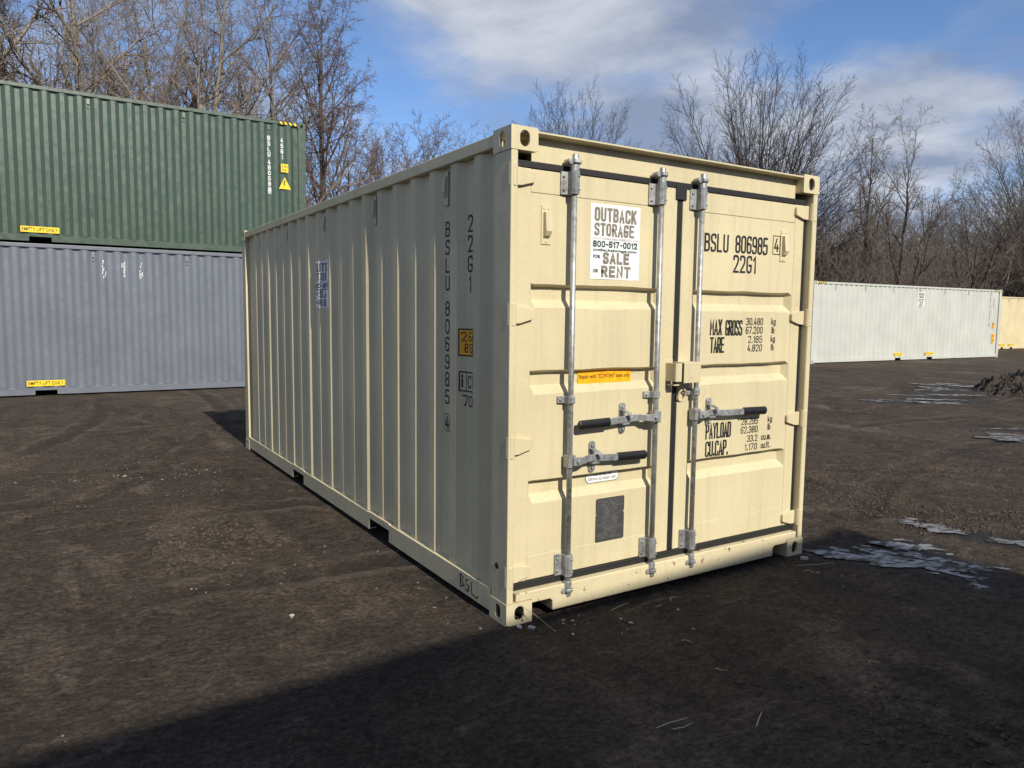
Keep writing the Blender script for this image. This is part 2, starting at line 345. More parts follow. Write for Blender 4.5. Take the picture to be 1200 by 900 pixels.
# ------------------------------------------------------------------ ground
PUDDLES = [  # x, y, rx, ry, rotation, depth
    (2.78, -.36, .26, .055, -50, .0), (2.92, -.50, .30, .05, -72, .0), (3.02, -.36, .20, .035, -60, .0), (3.10, -.62, .26, .035, -72, .0), (3.30, -.36, .17, .05, -48, .0), (3.22, -.72, .18, .03, -80, .0), (2.86, -.98, .09, .025, -70, .0), (2.98, -.86, .12, .022, -75, .0),
    (3.90, -.02, .14, .05, -60, .0), (3.98, -.26, .20, .045, -75, .0), (4.05, -.62, .26, .05, -78, .0), (4.0, -1.05, .22, .04, -80, .0),
    (12.75, 4.75, .80, .10, -52, .0), (13.5, 4.9, .62, .12, -45, .0), (14.4, 5.3, .7, .13, -42, .0), (15.6, 5.9, .8, .12, -42, .0), (12.05, 5.55, .22, .11, -40, .0), (16.6, 6.6, .6, .14, -40, .0), (13.7, 5.7, .4, .07, -45, .0), (9.5, 1.72, .5, .08, -45, .0), (10.3, 2.3, .35, .07, -45, .0)]
PUDDLES = [(p[0], p[1], p[2]*.9, p[3]*1.35, p[4], p[5]) for p in PUDDLES]
_pr = random.Random(12)
for _P in list(PUDDLES):
    for _k in range(7):
        _a = R(_P[4]); _u, _v = _pr.uniform(-1.25, 1.25)*_P[2], _pr.uniform(-2.6, 2.6)*_P[3]; _s = _pr.uniform(.10, .42)
        PUDDLES.append((_P[0]+_u*math.cos(_a)-_v*math.sin(_a), _P[1]+_u*math.sin(_a)+_v*math.cos(_a), _P[2]*_s, max(.012, _P[3]*_s*1.1), _P[4]+_pr.uniform(-35, 35), 0))
def ellip(x, y, P):
    c, s = math.cos(R(P[4])), math.sin(R(P[4])); dx, dy = x-P[0], y-P[1]
    return ((dx*c+dy*s)/P[2])**2+((-dx*s+dy*c)/P[3])**2
def rut(x, y, cx, cy, rad, a0, a1, depth, w=.13):
    d = np.hypot(x-cx, y-cy)-rad; th = np.degrees(np.arctan2(y-cy, x-cx)); m = sstep(a0, a0+4, th)*(1-sstep(a1-4, a1, th))
    s = np.radians(th)*rad
    tread = .5+.5*np.sin(2*math.pi*(s/.15+np.abs(d)/.18))
    core = np.exp(-(d/w)**4); shoulder = np.exp(-((np.abs(d)-w*1.35)/(w*.45))**2)
    return m*(-depth*core*(1-.55*tread)+depth*.8*shoulder*(.6+.8*vnoise(x*5, y*5, 77)))
RUTS = ((-1.0, -14, 22.2, 38, 96, .032), (-1.0, -14, 24.0, 38, 96, .028), (2, -18, 27.2, 30, 75, .030), (2, -18, 28.9, 30, 75, .026),
                                   (14, 14.5, 15.6, -172, -60, .026), (14, 14.5, 17.4, -150, -70, .024), (-14, 12, 14.6, -70, 20, .02), (-14, 12, 12.8, -70, 20, .018),
                                   (9, -9.5, 13.0, 28, 120, .022), (9, -9.5, 11.2, 28, 120, .022),
                                   (-1.5, -30, 31.35, 80, 93.5, .026), (-1.5, -30, 33.1, 80, 94, .024), (-3.5, 42, 39.6, -100, -85.5, .024), (-3.5, 42, 37.9, -100, -85, .022), (2, -26, 31.6, 88, 104, .022), (14, -22, 28.6, 62, 100, .03), (14, -22, 26.9, 62, 100, .03))
def base_z(x, y): return .05*sstep(11, 19, x)
def ground_z(x, y):
    z = .024*fbm(x*.55, y*.55, 3, 3)+.046*fbm(x*1.7, y*1.7, 9, 4)*(.35+.65*sstep(-.1, .3, fbm(x*.4+5, y*.4, 21, 2)))
    z = z+.028*np.abs(fbm(x*5, y*5, 31, 5))
    for cx, cy, rad, a0, a1, dp in RUTS:
        z = z+rut(x, y, cx, cy, rad, a0, a1, dp)
    # level pad under the containers, so that their corner fittings rest on it
    def pad(x0, x1, y0, y1, m): return sstep(x0-m, x0, x)*(1-sstep(x1, x1+m, x))*sstep(y0-m, y0, y)*(1-sstep(y1, y1+m, y))
    p = pad(-.02, 2.46, -.02, 6.08, .22); z = z*(1-p)+p*(-.014+.10*z)
    for cx, cy in ((.08, .09), (2.36, .09), (.08, 5.97), (2.36, 5.97)):
        w = np.exp(-(((x-cx)/.22)**2+((y-cy)/.22)**2)); z = z*(1-w)+w*(.004+.12*z)
    for P in (pad(-10, 4, 13.0, 16.6, .8), pad(20.2, 33.5, 12.2, 16.2, 1), pad(39, 47, 16, 20.5, 1), pad(-10.5, 4, -11.5, -7.8, .5)): z = z*(1-P)-.004*P
    for P in PUDDLES:
        w = np.exp(-ellip(x, y, (P[0], P[1], P[2]*1.3, P[3]*2+.03, P[4]))**2); z = z*(1-.94*w)-.003*w
    return z+base_z(x, y)
def axis(a, b, lo, hi, st, g=1.055):
    q = list(np.arange(a, b, st)); d = st; p = a
    left = []
    while p > lo: d *= g; p -= d; left.append(p)
    d = st; p = q[-1]
    while p < hi: d *= g; p += d; q.append(p)
    return np.array(left[::-1]+q)
XS = axis(-4.2, 6.2, -500, 600, .03); YS = axis(-2.4, 7.4, -400, 700, .03)
def build_ground():
    X, Y = np.meshgrid(XS, YS); far = sstep(60, 140, np.hypot(X, Y)); Z = ground_z(X, Y)*(1-far)+.05*far
    nx, ny = len(XS), len(YS); V = np.stack([X, Y, Z], 2).reshape(-1, 3)
    i = np.arange(nx*ny).reshape(ny, nx); F = np.stack([i[:-1, :-1], i[:-1, 1:], i[1:, 1:], i[1:, :-1]], 2).reshape(-1, 4)
    me = bpy.data.meshes.new('ground'); me.vertices.add(len(V)); me.vertices.foreach_set('co', V.ravel().astype(np.float32))
    me.loops.add(F.size); me.loops.foreach_set('vertex_index', F.ravel().astype(np.int32)); me.polygons.add(len(F))
    me.polygons.foreach_set('loop_start', np.arange(0, F.size, 4, dtype=np.int32)); me.update(); me.validate()
    me.polygons.foreach_set('use_smooth', [True]*len(F))
    wet = np.zeros(len(V)); x, y = V[:, 0], V[:, 1]
    for P in PUDDLES: wet = np.maximum(wet, np.exp(-ellip(x, y, (P[0], P[1], P[2]*1.25, P[3]*1.9+.04, P[4]))*.5))
    at = me.attributes.new('wet', 'FLOAT', 'POINT'); at.data.foreach_set('value', wet.astype(np.float32))
    tk = np.zeros(len(V))
    for q in RUTS: tk = tk+rut(x, y, *q)/q[5]
    tk = tk*(.45+1.1*sstep(-.15, .35, fbm(x*.9, y*.9, 88, 3)))
    at = me.attributes.new('track', 'FLOAT', 'POINT'); at.data.foreach_set('value', np.clip(.5+.5*tk, 0, 1).astype(np.float32))
    return tag(link('ground', me, soil()), kind='structure')
def soil():
    m, nt, p = base_mat('packed_soil'); N = nt.nodes.new; L = nt.links.new
    tc = N('ShaderNodeTexCoord')
    def nz(scale, det=6, rgh=.6, dist=0, sc=None):
        n = N('ShaderNodeTexNoise'); n.inputs['Scale'].default_value = scale; n.inputs['Detail'].default_value = det; n.inputs['Roughness'].default_value = rgh; n.inputs['Distortion'].default_value = dist
        if sc:
            mp = N('ShaderNodeMapping'); mp.inputs['Scale'].default_value = sc; mp.inputs['Rotation'].default_value = (0, 0, R(24)); L(tc.outputs['Object'], mp.inputs[0]); L(mp.outputs[0], n.inputs['Vector'])
        else: L(tc.outputs['Object'], n.inputs['Vector'])
        return n
    def ramp(src, a, b, c0=(0, 0, 0), c1=(1, 1, 1)):
        r = N('ShaderNodeValToRGB'); r.color_ramp.elements[0].position = a; r.color_ramp.elements[1].position = b
        r.color_ramp.elements[0].color = (*c0, 1); r.color_ramp.elements[1].color = (*c1, 1); L(src, r.inputs[0]); return r.outputs[0]
    def mix(fac, A, B, blend='MIX'):
        x = N('ShaderNodeMix'); x.data_type = 'RGBA'; x.blend_type = blend
        if isinstance(fac, float): x.inputs[0].default_value = fac
        else: L(fac, x.inputs[0])
        for i, s in ((6, A), (7, B)):
            if isinstance(s, tuple): x.inputs[i].default_value = (*s, 1)
            else: L(s, x.inputs[i])
        return x.outputs[2]
    big = nz(.45, 5, .6, .6, (1, .55, 1)); mid = nz(2.4, 8, .65, .5, (1, .6, 1)); fine = nz(38, 5, .7); grit = nz(140, 3, .6); clump = nz(15, 9, .76, .5, (.8, 1.3, 1)); streak = nz(3.2, 8, .7, 1.2, (.5, 1.8, 1)); pale = nz(1.15, 9, .68, .8, (1, .5, 1))
    c = mix(ramp(big.outputs[0], .34, .66), (.042, .034, .029), (.082, .064, .051))
    c = mix(ramp(mid.outputs[0], .40, .66), c, (.100, .076, .058))
    c = mix(ramp(pale.outputs[0], .55, .72), c, (.190, .152, .121))
    c = mix(.85, c, ramp(clump.outputs[0], .36, .64, (.50, .49, .48), (1.5, 1.47, 1.42)), 'MULTIPLY')
    c = mix(ramp(streak.outputs[0], .59, .70), c, (.175, .140, .112))
    c = mix(.75, c, ramp(fine.outputs[0], .38, .64, (.42, .42, .42), (1.65, 1.65, 1.65)), 'MULTIPLY')
    c = mix(ramp(grit.outputs[0], .66, .72), c, (.26, .225, .19))
    tr_ = N('ShaderNodeAttribute'); tr_.attribute_name = 'track'      # packed dark grooves and dry crumbly shoulders of the wheel tracks
    c = mix(ramp(tr_.outputs['Fac'], .02, .46, (.5,)*3, (0,)*3), c, (.034, .028, .025)); c = mix(ramp(tr_.outputs['Fac'], .56, .95, (0,)*3, (.6,)*3), c, (.175, .142, .115))
    w = N('ShaderNodeAttribute'); w.attribute_name = 'wet'
    ww = N('ShaderNodeMath'); ww.operation = 'MULTIPLY_ADD'; L(mid.outputs[0], ww.inputs[0]); ww.inputs[1].default_value = .8; ww.inputs[2].default_value = -.4
    wa = N('ShaderNodeMath'); wa.operation = 'ADD'; L(w.outputs['Fac'], wa.inputs[0]); L(ww.outputs[0], wa.inputs[1])
    wm = ramp(wa.outputs[0], .35, .85)
    c = mix(wm, c, (.022, .019, .017)); L(c, p.inputs['Base Color'])
    L(ramp(wa.outputs[0], .3, .95, (.93,)*3, (.42,)*3), p.inputs['Roughness']); p.inputs['Specular IOR Level'].default_value = .25
    a1 = N('ShaderNodeMath'); a1.operation = 'MULTIPLY_ADD'; L(fine.outputs[0], a1.inputs[0]); a1.inputs[1].default_value = .5
    a3 = N('ShaderNodeMath'); a3.operation = 'MULTIPLY_ADD'; L(clump.outputs[0], a3.inputs[0]); a3.inputs[1].default_value = 1.5; L(a1.outputs[0], a3.inputs[2])
    a2 = N('ShaderNodeMath'); a2.operation = 'MULTIPLY_ADD'; L(mid.outputs[0], a2.inputs[0]); a2.inputs[1].default_value = 2.2; L(a3.outputs[0], a2.inputs[2])
    g2 = N('ShaderNodeMath'); g2.operation = 'MULTIPLY'; L(grit.outputs[0], g2.inputs[0]); g2.inputs[1].default_value = .22; L(g2.outputs[0], a1.inputs[2])
    b = N('ShaderNodeBump'); b.inputs['Strength'].default_value = 1.0; b.inputs['Distance'].default_value = .045; L(a2.outputs[0], b.inputs['Height']); L(b.outputs[0], p.inputs['Normal'])
    return m
build_ground()
M_WATER, _nt, _p = base_mat('puddle_water')
_p.inputs['Base Color'].default_value = (.12, .108, .095, 1); _p.inputs['Roughness'].default_value = .24; _p.inputs['Specular IOR Level'].default_value = .9; _p.inputs['IOR'].default_value = 1.45
def _puddle_nodes():
    N = _nt.nodes.new; L = _nt.links.new; tc = N('ShaderNodeTexCoord'); mp = N('ShaderNodeMapping'); mp.inputs['Rotation'].default_value = (0, 0, R(70)); mp.inputs['Scale'].default_value = (.45, 1.5, 1); L(tc.outputs['Object'], mp.inputs[0])
    n = N('ShaderNodeTexNoise'); n.inputs['Scale'].default_value = 9; n.inputs['Detail'].default_value = 8; n.inputs['Roughness'].default_value = .68; L(mp.outputs[0], n.inputs[0])
    def ramp(a, b, c0, c1):
        r = N('ShaderNodeValToRGB'); r.color_ramp.elements[0].position = a; r.color_ramp.elements[1].position = b; r.color_ramp.elements[0].color = (*c0, 1); r.color_ramp.elements[1].color = (*c1, 1); L(n.outputs[0], r.inputs[0]); return r.outputs[0]
    L(ramp(.44, .54, (.035, .030, .027), (.20, .195, .19)), _p.inputs['Base Color']); L(ramp(.44, .54, (.85,)*3, (.22,)*3), _p.inputs['Roughness'])   # mud bars standing out of thin slushy water
    b = N('ShaderNodeBump'); b.inputs['Strength'].default_value = .25; b.inputs['Distance'].default_value = .01; L(n.outputs[0], b.inputs['Height']); L(b.outputs[0], _p.inputs['Normal'])
_puddle_nodes()
for i, P in enumerate(PUDDLES):
    c, sn = math.cos(R(P[4])), math.sin(R(P[4])); n = 120; th = np.arange(n)*2*math.pi/n; u, v = np.cos(th), np.sin(th); fr = 9.0 if P[0] < 7 else 2.6
    k = np.maximum(.15, .92+2.1*fbm((P[0]+P[2]*u*c-P[3]*v*sn)*fr, (P[1]+P[2]*u*sn+P[3]*v*c)*fr, 50, 5)); z = float(base_z(np.array([P[0]]), 0)[0])+.0022+.00006*i
    V = [(P[0]+kk*(P[2]*uu*c-P[3]*vv*sn), P[1]+kk*(P[2]*uu*sn+P[3]*vv*c), z) for kk, uu, vv in zip(k, u, v)]
    tag(MB().add(V, [tuple(range(n))]).build('puddle', M_WATER), kind='structure')

# ------------------------------------------------------------------ containers
WD = 2.438
PITCH = .2825
def kinks(L, d0=.015, d1=.052):
    """corrugation of a side wall: (y, depth) pairs from the door end to the far end"""
    pts = [(.165, d1)]; s = .9-2*PITCH
    while s+.14 < L-.25:
        pts += [(s-.068, d1), (s, d0), (s+.072, d0), (s+.14, d1)]; s += PITCH
    pts.append((L-.165, d1)); return pts
def prof(pts, y):
    return float(np.interp(y, [q[0] for q in pts], [q[1] for q in pts]))
def corrug(pts, x_of, z0, z1, along='y'):
    m = MB(); V = []
    for (t, d) in pts:
        for z in (z0, z1): V.append((x_of(d), t, z) if along == 'y' else (t, x_of(d), z))
    return m.add(V, [(2*i, 2*i+2, 2*i+3, 2*i+1) for i in range(len(pts)-1)])
def casting(x0, y0, z0, sx, sy, sz):
    """hollow corner fitting; sx,sy,sz give the outward side on each axis"""
    m = MB(); w, l, h = .162, .178, .118; x1, y1, z1 = x0+w, y0+l, z0+h; cx, cy, cz = (x0+x1)/2, (y0+y1)/2, (z0+z1)/2
    hx, hy = (.026, .041), (.024, .038)
    for s, x in ((-1, x0), (1, x1)):
        ou = s == sx; m.plate((x, cy, cz), (0, s, 0), (0, 0, 1), l, h, (.027, .040) if ou else None)
    for s, y in ((-1, y0), (1, y1)):
        ou = s == sy; m.plate((cx, y, cz), (-s, 0, 0), (0, 0, 1), w, h, (.030, .041) if ou else None)
    for s, z in ((-1, z0), (1, z1)):
        ou = s == sz; m.plate((cx, cy, z), (1, 0, 0), (0, s, 0), w, l, (.030, .06) if ou else None)
    me = bpy.data.meshes.new('corner_casting'); me.from_pydata(m.v, [], m.f)
    bm = bmesh.new(); bm.from_mesh(me); bmesh.ops.remove_doubles(bm, verts=bm.verts, dist=.0005)
    bmesh.ops.recalc_face_normals(bm, faces=bm.faces)
    ed = [e for e in bm.edges if len(e.link_faces) == 2 and e.calc_face_angle(0) > R(80) and all(min(abs(q.co.x-a) for a in (x0, x1)) < 1e-4 and min(abs(q.co.y-a) for a in (y0, y1)) < 1e-4 or min(abs(q.co.x-a) for a in (x0, x1)) < 1e-4 and min(abs(q.co.z-a) for a in (z0, z1)) < 1e-4 or min(abs(q.co.y-a) for a in (y0, y1)) < 1e-4 and min(abs(q.co.z-a) for a in (z0, z1)) < 1e-4 for q in e.verts)]
    bmesh.ops.bevel(bm, geom=ed, offset=.009, segments=3, affect='EDGES', profile=.5)
    bm.to_mesh(me); bm.free(); return me
def make_container(name, L, H, mat, matc, pockets, doors=True, wavy=0, seed=0):
    """shell in its own frame: x across, y from the door end to the far end, z up; parts are children of one Empty"""
    rng = random.Random(seed); r = empty(name)
    for sx, x in ((-1, 0), (1, WD-.162)):
        for sy, y in ((-1, 0), (1, L-.178)):
            for sz, z in ((-1, 0), (1, H-.118)):
                link('corner_casting', casting(x, y, z, sx, sy, sz), matc, r)
    for mx in (0, 1):
        X = (lambda q: WD-q) if mx else (lambda q: q)
        front = [(X(a), b) for a, b in ((.004, .165), (.004, .004), (.012, .003), (.040, .003), (.046, .008), (.046, .098), (.06, .112), (.06, .165))]
        MB().prism(front, 'z', .1185, H-.1185).build('corner_post', mat, r, .004)
        rear = [(X(a), L-b) for a, b in ((.004, .165), (.004, .004), (.15, .004), (.15, .05), (.06, .05), (.06, .165))]
        MB().prism(rear, 'z', .1185, H-.1185).build('corner_post', mat, r, .004)
        pts = kinks(L)
        if wavy: 
            q2 = []; 
            for i, (t, d) in enumerate(pts):
                if i % 4 == 2: off = rng.uniform(-wavy, wavy)
                q2.append((t, d+off) if d < .03 else (t, d))
            pts = q2
        corrug(pts, X, .158, H-.075).build('side_panel', mat, r)
        lo, hi = sorted((X(.0015), X(.062)))
        MB().box(lo, hi, .179, L-.179, H-.085, H-.016).build('top_rail', mat, r, .006)
        cut = [.179]
        for a, b in pockets: cut += [a, b]
        cut.append(L-.179); m = MB(); zb = .028
        for i in range(0, len(cut), 2):
            a, b = cut[i], cut[i+1]
            poly = [(X(q[0]), q[1]) for q in ((.004, .152), (.052, .160), (.052, .152), (.012, .145), (.012, zb+.008), (.06, zb+.008), (.06, zb), (.004, zb))]
            # open channel with a narrow upper ledge that the wall sheet stands on
            V = []; n = len(poly)
            for y in (a, b): V += [(p[0], y, p[1]) for p in poly]
            m.add(V, [(j, (j+1) % n, (j+1) % n+n, j+n) for j in range(n)]+[tuple(range(n-1, -1, -1)), tuple(range(n, 2*n))])
        for a, b in pockets:                       # thin strap above each pocket
            lo2, hi2 = sorted((X(.004), X(.052))); m.add(*[q for q in (lambda k: (k.v, k.f))(MB().box(lo2, hi2, a, b, .112, .1585))])
        m.build('bottom_rail', mat, r)
    for a, b in pockets:                           # tunnels of the forklift pockets
        k = MB(); k.box(.014, WD-.014, a-.006, a-.0005, .03, .15); k.box(.014, WD-.014, b+.0005, b+.006, .03, .15); k.box(.0141, WD-.0141, a, b, .1385, .1455); k.build('forklift_pocket', M_FLOOR, r)
    MB().box(.065, WD-.065, .19, L-.06, .125, .150).build('floor', M_FLOOR, r)
    cm = MB()
    yy = .5
    while yy < L-.3:
        if not any(a-.06 < yy < b+.06 for a, b in pockets): cm.box(.066, WD-.066, yy-.02, yy+.02, .035, .124)
        yy += .34
    cm.build('crossmember', M_FLOOR, r)
    # roof sheet with shallow corrugation, far end wall
    pts = [(.06, 0)]; s = .2
    while s < L-.25: pts += [(s, 0), (s+.03, .02), (s+.1, .02), (s+.13, 0)]; s += .209
    pts.append((L-.06, 0)); m = MB(); V = []
    for t, d in pts: V += [(.060, t, H-.040+d), (WD-.060, t, H-.040+d)]
    m.add(V, [(2*i, 2*i+1, 2*i+3, 2*i+2) for i in range(len(pts)-1)]).build('roof', mat, r)
    ep = [(.15, .045)]; s = .25
    while s < WD-.3: ep += [(s, .045), (s+.05, .012), (s+.16, .012), (s+.21, .045)]; s += .25
    ep.append((WD-.15, .045))
    corrug(ep, lambda d: L-d, .10, H-.10, 'x').build('end_wall', mat, r)
    MB().box(.163, WD-.163, L-.06, L-.006, .03, .13).build('end_rail', mat, r, .004)
    MB().box(.163, WD-.163, L-.06, L-.006, H-.12, H-.02).build('end_rail', mat, r, .004)
    return r
def side_map(pts, off=.0012):
    """lettering on the x=0 wall: a runs from the far end towards the door end (a=-y), b is z; follows the corrugation"""
    return lambda a, b: (prof(pts, -a)-off, -a, b)

H20, L20 = 2.591, 6.058
main = make_container('shipping_container', L20, H20, M_BE, M_BER, [(1.60, 1.98), (3.665, 4.03)], wavy=.0045, seed=5)
tag(main, 'beige twenty foot shipping container with double doors shut, nothing stacked on it', 'container')
KP = kinks(L20); KC = [-q[0] for q in KP]

# --- doors
def door_leaf(x0, x1, px0, px1, hinge_side, label):
    """frame as four welded bars around a pressed sheet; returns the frame object (part) that carries its fittings"""
    z0, z1, pz0, pz1 = .208, 2.400, .345, 2.280; yf = .0555
    m = MB()
    m.box(x0, px0, yf, .105, z0, z1); m.box(px1, x1, yf, .105, z0, z1)
    m.box(px0+.0004, px1-.0004, yf+.0008, .105, pz1, z1-.001); m.box(px0+.0004, px1-.0004, yf+.0008, .105, z0+.001, pz0)
    d = m.build('door', M_BE, main, .004); d['label'] = label
    bands = (1.812, 1.352, .757); zs = [(pz1-.001, 0)]
    for b in bands: zs += [(b, 0), (b-.016, .040), (b-.082, .040), (b-.128, 0)]
    zs.append((pz0+.001, 0))
    xs = np.linspace(px0, px1, 9).tolist(); xs = [px0, px0+.004, px0+.034]+xs[1:-1]+[px1-.034, px1-.004, px1]
    V = []; F = []; n = len(xs); rng = random.Random(int(x0*100))
    for z, dep in zs:
        for i, x in enumerate(xs):
            dd = dep if 2 <= i <= n-3 else 0
            V.append((x, .0585+dd+(rng.uniform(-.0012, .0012) if 2 <= i <= n-3 else 0), z+(rng.uniform(-.003, .003) if 2 <= i <= n-3 and dep == 0 and z < 2.2 and z > .4 else 0)))
    for j in range(len(zs)-1):
        for i in range(n-1): F.append((j*n+i, j*n+i+1, (j+1)*n+i+1, (j+1)*n+i))
    MB().add(V, F).build('door_panel', M_BE, d)
    for z in (2.352, 1.648, .957, .262):            # hinges: lug on the post, pin, tapered strap on the leaf
        s = 1 if hinge_side < 0 else -1; X = (lambda q: q) if s > 0 else (lambda q: WD-q)
        h = MB(); h.tube([(X(.0265), .0225, z-.058), (X(.0265), .0225, z+.058)], .0245, 14)
        poly = [(X(.034), z+.046), (X(.085), z+.044), (X(.168), z+.030), (X(.174), z+.020), (X(.174), z-.014), (X(.168), z-.024), (X(.09), z-.046), (X(.034), z-.048)]
        h.prism(poly, 'y', .0360, .0550)
        h.build('hinge', M_BE, d, .003)
    return d
dl = door_leaf(.072, 1.196, .160, 1.092, -1, 'left door leaf with white and orange stickers and two lock rods')
dr = door_leaf(1.242, 2.366, 1.346, 2.278, 1, 'right door leaf with black stencilled numbers and one lock rod')
# --- header, sill, gaskets
hd = MB(); hd.prism([(.0640, 2.4375), (.0640, 2.560), (.002, 2.567), (.002, 2.577), (.13, 2.577), (.13, 2.4375)], 'x', .1625, WD-.1625); hd.build('door_header', M_BE, main, .0025)
so_ = MB(); so_.prism([(.064, .166), (.064, .1195), (.1625, .1195), (.1625, .098), (.285, .098), (.303, .084), (.303, .030), (WD-.303, .030), (WD-.303, .084), (WD-.285, .098), (WD-.1625, .098), (WD-.1625, .1195), (WD-.064, .1195), (WD-.064, .166)], 'y', .006, .125); so_.build('door_sill', M_BER, main, .006)
MB().box(.048, WD-.048, .052, .074, 2.4015, 2.4365).build('door_gasket', M_RUB, main, .004)
MB().box(.048, WD-.048, .047, .074, .1675, .2070).build('door_gasket', M_RUB, main, .004)
MB().box(1.1975, 1.2405, .060, .080, .2075, 2.401).box(1.178, 1.262, .0465, .0545, 2.335, 2.42).build('door_gasket', M_RUB, main, .002)
MB().box(.0475, .0715, .070, .09, .2075, 2.401).build('door_gasket', M_RUB, main)
MB().box(2.3665, 2.3912, .057, .09, .2075, 2.401).build('door_gasket', M_RUB, main)
# --- lock rods
def lock_rod(x, hz, hx_end, catch_x, lab):
    y = .012; m = MB(); m.tube([(x, y, .105), (x, y, 2.485)], .0155, 14)
    o = m.build('lock_rod', M_GALV, main, smooth=False); o['label'] = lab
    for p in o.data.polygons: p.use_smooth = len(p.vertices) == 4
    for (za, zb) in ((2.285, 2.405), (.205, .325)):          # guides bolted to the leaf
        g = MB(); g.prism([(x-.064, .0550), (x-.064, .046), (x-.024, .040), (x-.025, y-.012), (x-.012, y-.0255), (x+.012, y-.0255), (x+.025, y-.012), (x+.025, .0550)], 'z', za, zb)
        for zz in (za+.025, zb-.025):
            g.tube([(x-.048, .050, zz), (x-.048, .036, zz)], .0075, 8); g.tube([(x+.013, -.010, zz), (x+.013, -.018, zz)], .006, 8)
        g.build('rod_guide', M_GALV, o, .002)
    g = MB(); g.prism([(x-.062, .0550), (x-.062, .045), (x-.022, .040), (x-.0235, y-.010), (x-.010, y-.0235), (x+.010, y-.0235), (x+.0235, y-.010), (x+.0235, .0550)], 'z', 1.170, 1.208)
    g.tube([(x-.046, .05, 1.189), (x-.046, .034, 1.189)], .008, 8); g.build('rod_guide', M_GALV, o, .002)
    for z, s in ((2.455, 1), (.128, -1)):                    # cam and keeper at each end
        c = MB(); c.tube([(x, y, z-s*.05), (x, y, z-s*.012)], .024, 12)
        c.prism([(x-.026, .050), (x-.034, .020), (x-.020, -.018), (x+.012, -.024), (x+.028, -.004), (x+.022, .044)], 'z', z-.010, z+.010)
        c.tube([(x+.004, y, z+s*.008), (x+.004, y, z+s*.040)], [.021, .017], 10)
        c.tube([(x-.032, .05, z-.002), (x-.032, -.002, z-.002)], .0165, 10); c.tube([(x+.034, .05, z-.001), (x+.034, .010, z-.001)], .0125, 8)
        c.build('cam_lock', M_GALV, o, .003)
    s = 1 if hx_end > x else -1
    h = MB(); h.box(x-.024, x+.024, y-.026, y+.026, hz-.034, hz+.034)
    h.prism([(x+s*.0, -.012), (x+s*.0, -.030), (x+s*.055, -.030), (x+s*.055, -.012)], 'z', hz-.022, hz+.022)
    h.tube([(x+s*.03, -.028, hz), (x+s*.03, -.040, hz)], .012, 8)
    ln = abs(hx_end-x)
    gy = .010
    path = [(x+s*.035, -.021, hz), (x+s*.08, -.019, hz+.002), (x+s*.12, .006, hz+.004), (catch_x, .012, hz+.002), (catch_x+s*.07, .010, hz-.004), (catch_x+s*.14, gy, hz-.008), (hx_end-s*.18, gy, hz-.010)]
    h.ribbon(path, (0, 0, 1), .038, .010); h.build('handle', M_GALV, o, .002)
    g = MB(); g.tube([(hx_end-s*.215, gy, hz-.009), (hx_end-s*.01, gy, hz-.013), (hx_end, gy, hz-.013)], [.027, .027, .020], 14)
    gr = g.build('handle_grip', M_GRIP, o, smooth=False); gr['label'] = 'black rubber grip'
    for v in gr.data.vertices: v.co.y = gy+(v.co.y-gy)*.6
    c = MB(); cz = hz+.002; c.prism([(catch_x-.021, cz+.075), (catch_x-.012, cz+.088), (catch_x+.012, cz+.088), (catch_x+.021, cz+.075), (catch_x+.021, cz-.075), (catch_x+.012, cz-.088), (catch_x-.012, cz-.088), (catch_x-.021, cz-.075)], 'y', .0465, .0582)
    c.tube([(catch_x, .046, cz+.062), (catch_x, .036, cz+.062)], .010, 8); c.tube([(catch_x, .046, cz-.064), (catch_x, .036, cz-.064)], .010, 8)
    c.ribbon([(catch_x-.01, .042, cz+.05), (catch_x-.006, .010, cz+.042), (catch_x+.004, -.014, cz+.028), (catch_x+.018, -.016, cz+.004)], (1, 0, 0), .026, .007)
    c.box(catch_x-.026, catch_x+.026, .012, .0465, cz-.036, cz-.020)
    c.build('handle_catch', M_GALV, o, .002)
lock_rod(.405, .852, .960, .590, 'galvanised lock rod nearest the left hinges, handle pointing right')
lock_rod(1.027, 1.058, .462, .806, 'galvanised lock rod left of the door gap, handle pointing left')
lock_rod(1.356, 1.052, 2.005, 1.512, 'galvanised lock rod right of the door gap, handle pointing right')
# --- padlock box, ring, door vents
m = MB(); m.prism([(1.200, 1.376), (1.340, 1.376), (1.340, 1.252), (1.200, 1.252)], 'y', -.040, -.034)
m.box(1.333, 1.340, -.0338, .0550, 1.252, 1.376); m.box(1.200, 1.3325, -.0338, .0550, 1.369, 1.376)
m.prism([(1.338, 1.345), (1.362, 1.345), (1.362, 1.285), (1.338, 1.285)], 'y', .030, .0550)
m.build('lock_box', M_BE, main, .003)
m = MB(); m.box(1.134, 1.1975, .0545, .0625, 1.24, 1.39).prism([(1.140, .0544), (1.140, -.030), (1.150, -.036), (1.186, -.036), (1.186, -.029), (1.152, -.029), (1.147, -.026), (1.147, .0544)], 'z', 1.262, 1.372); m.box(1.148, 1.192, -.012, .05, 1.236, 1.244)
m.build('lock_bracket', M_BE, main, .002)
m = MB(); m.tube([(1.262+.030*math.sin(t), .036-.012*math.cos(t), 1.172+.036*math.cos(t)) for t in [2*math.pi*i/18*.94 for i in range(19)]], .0055, 8); m.tube([(1.252, .055, 1.213), (1.252, .030, 1.204)], .007, 8)
m.build('lock_ring', M_BE, main)
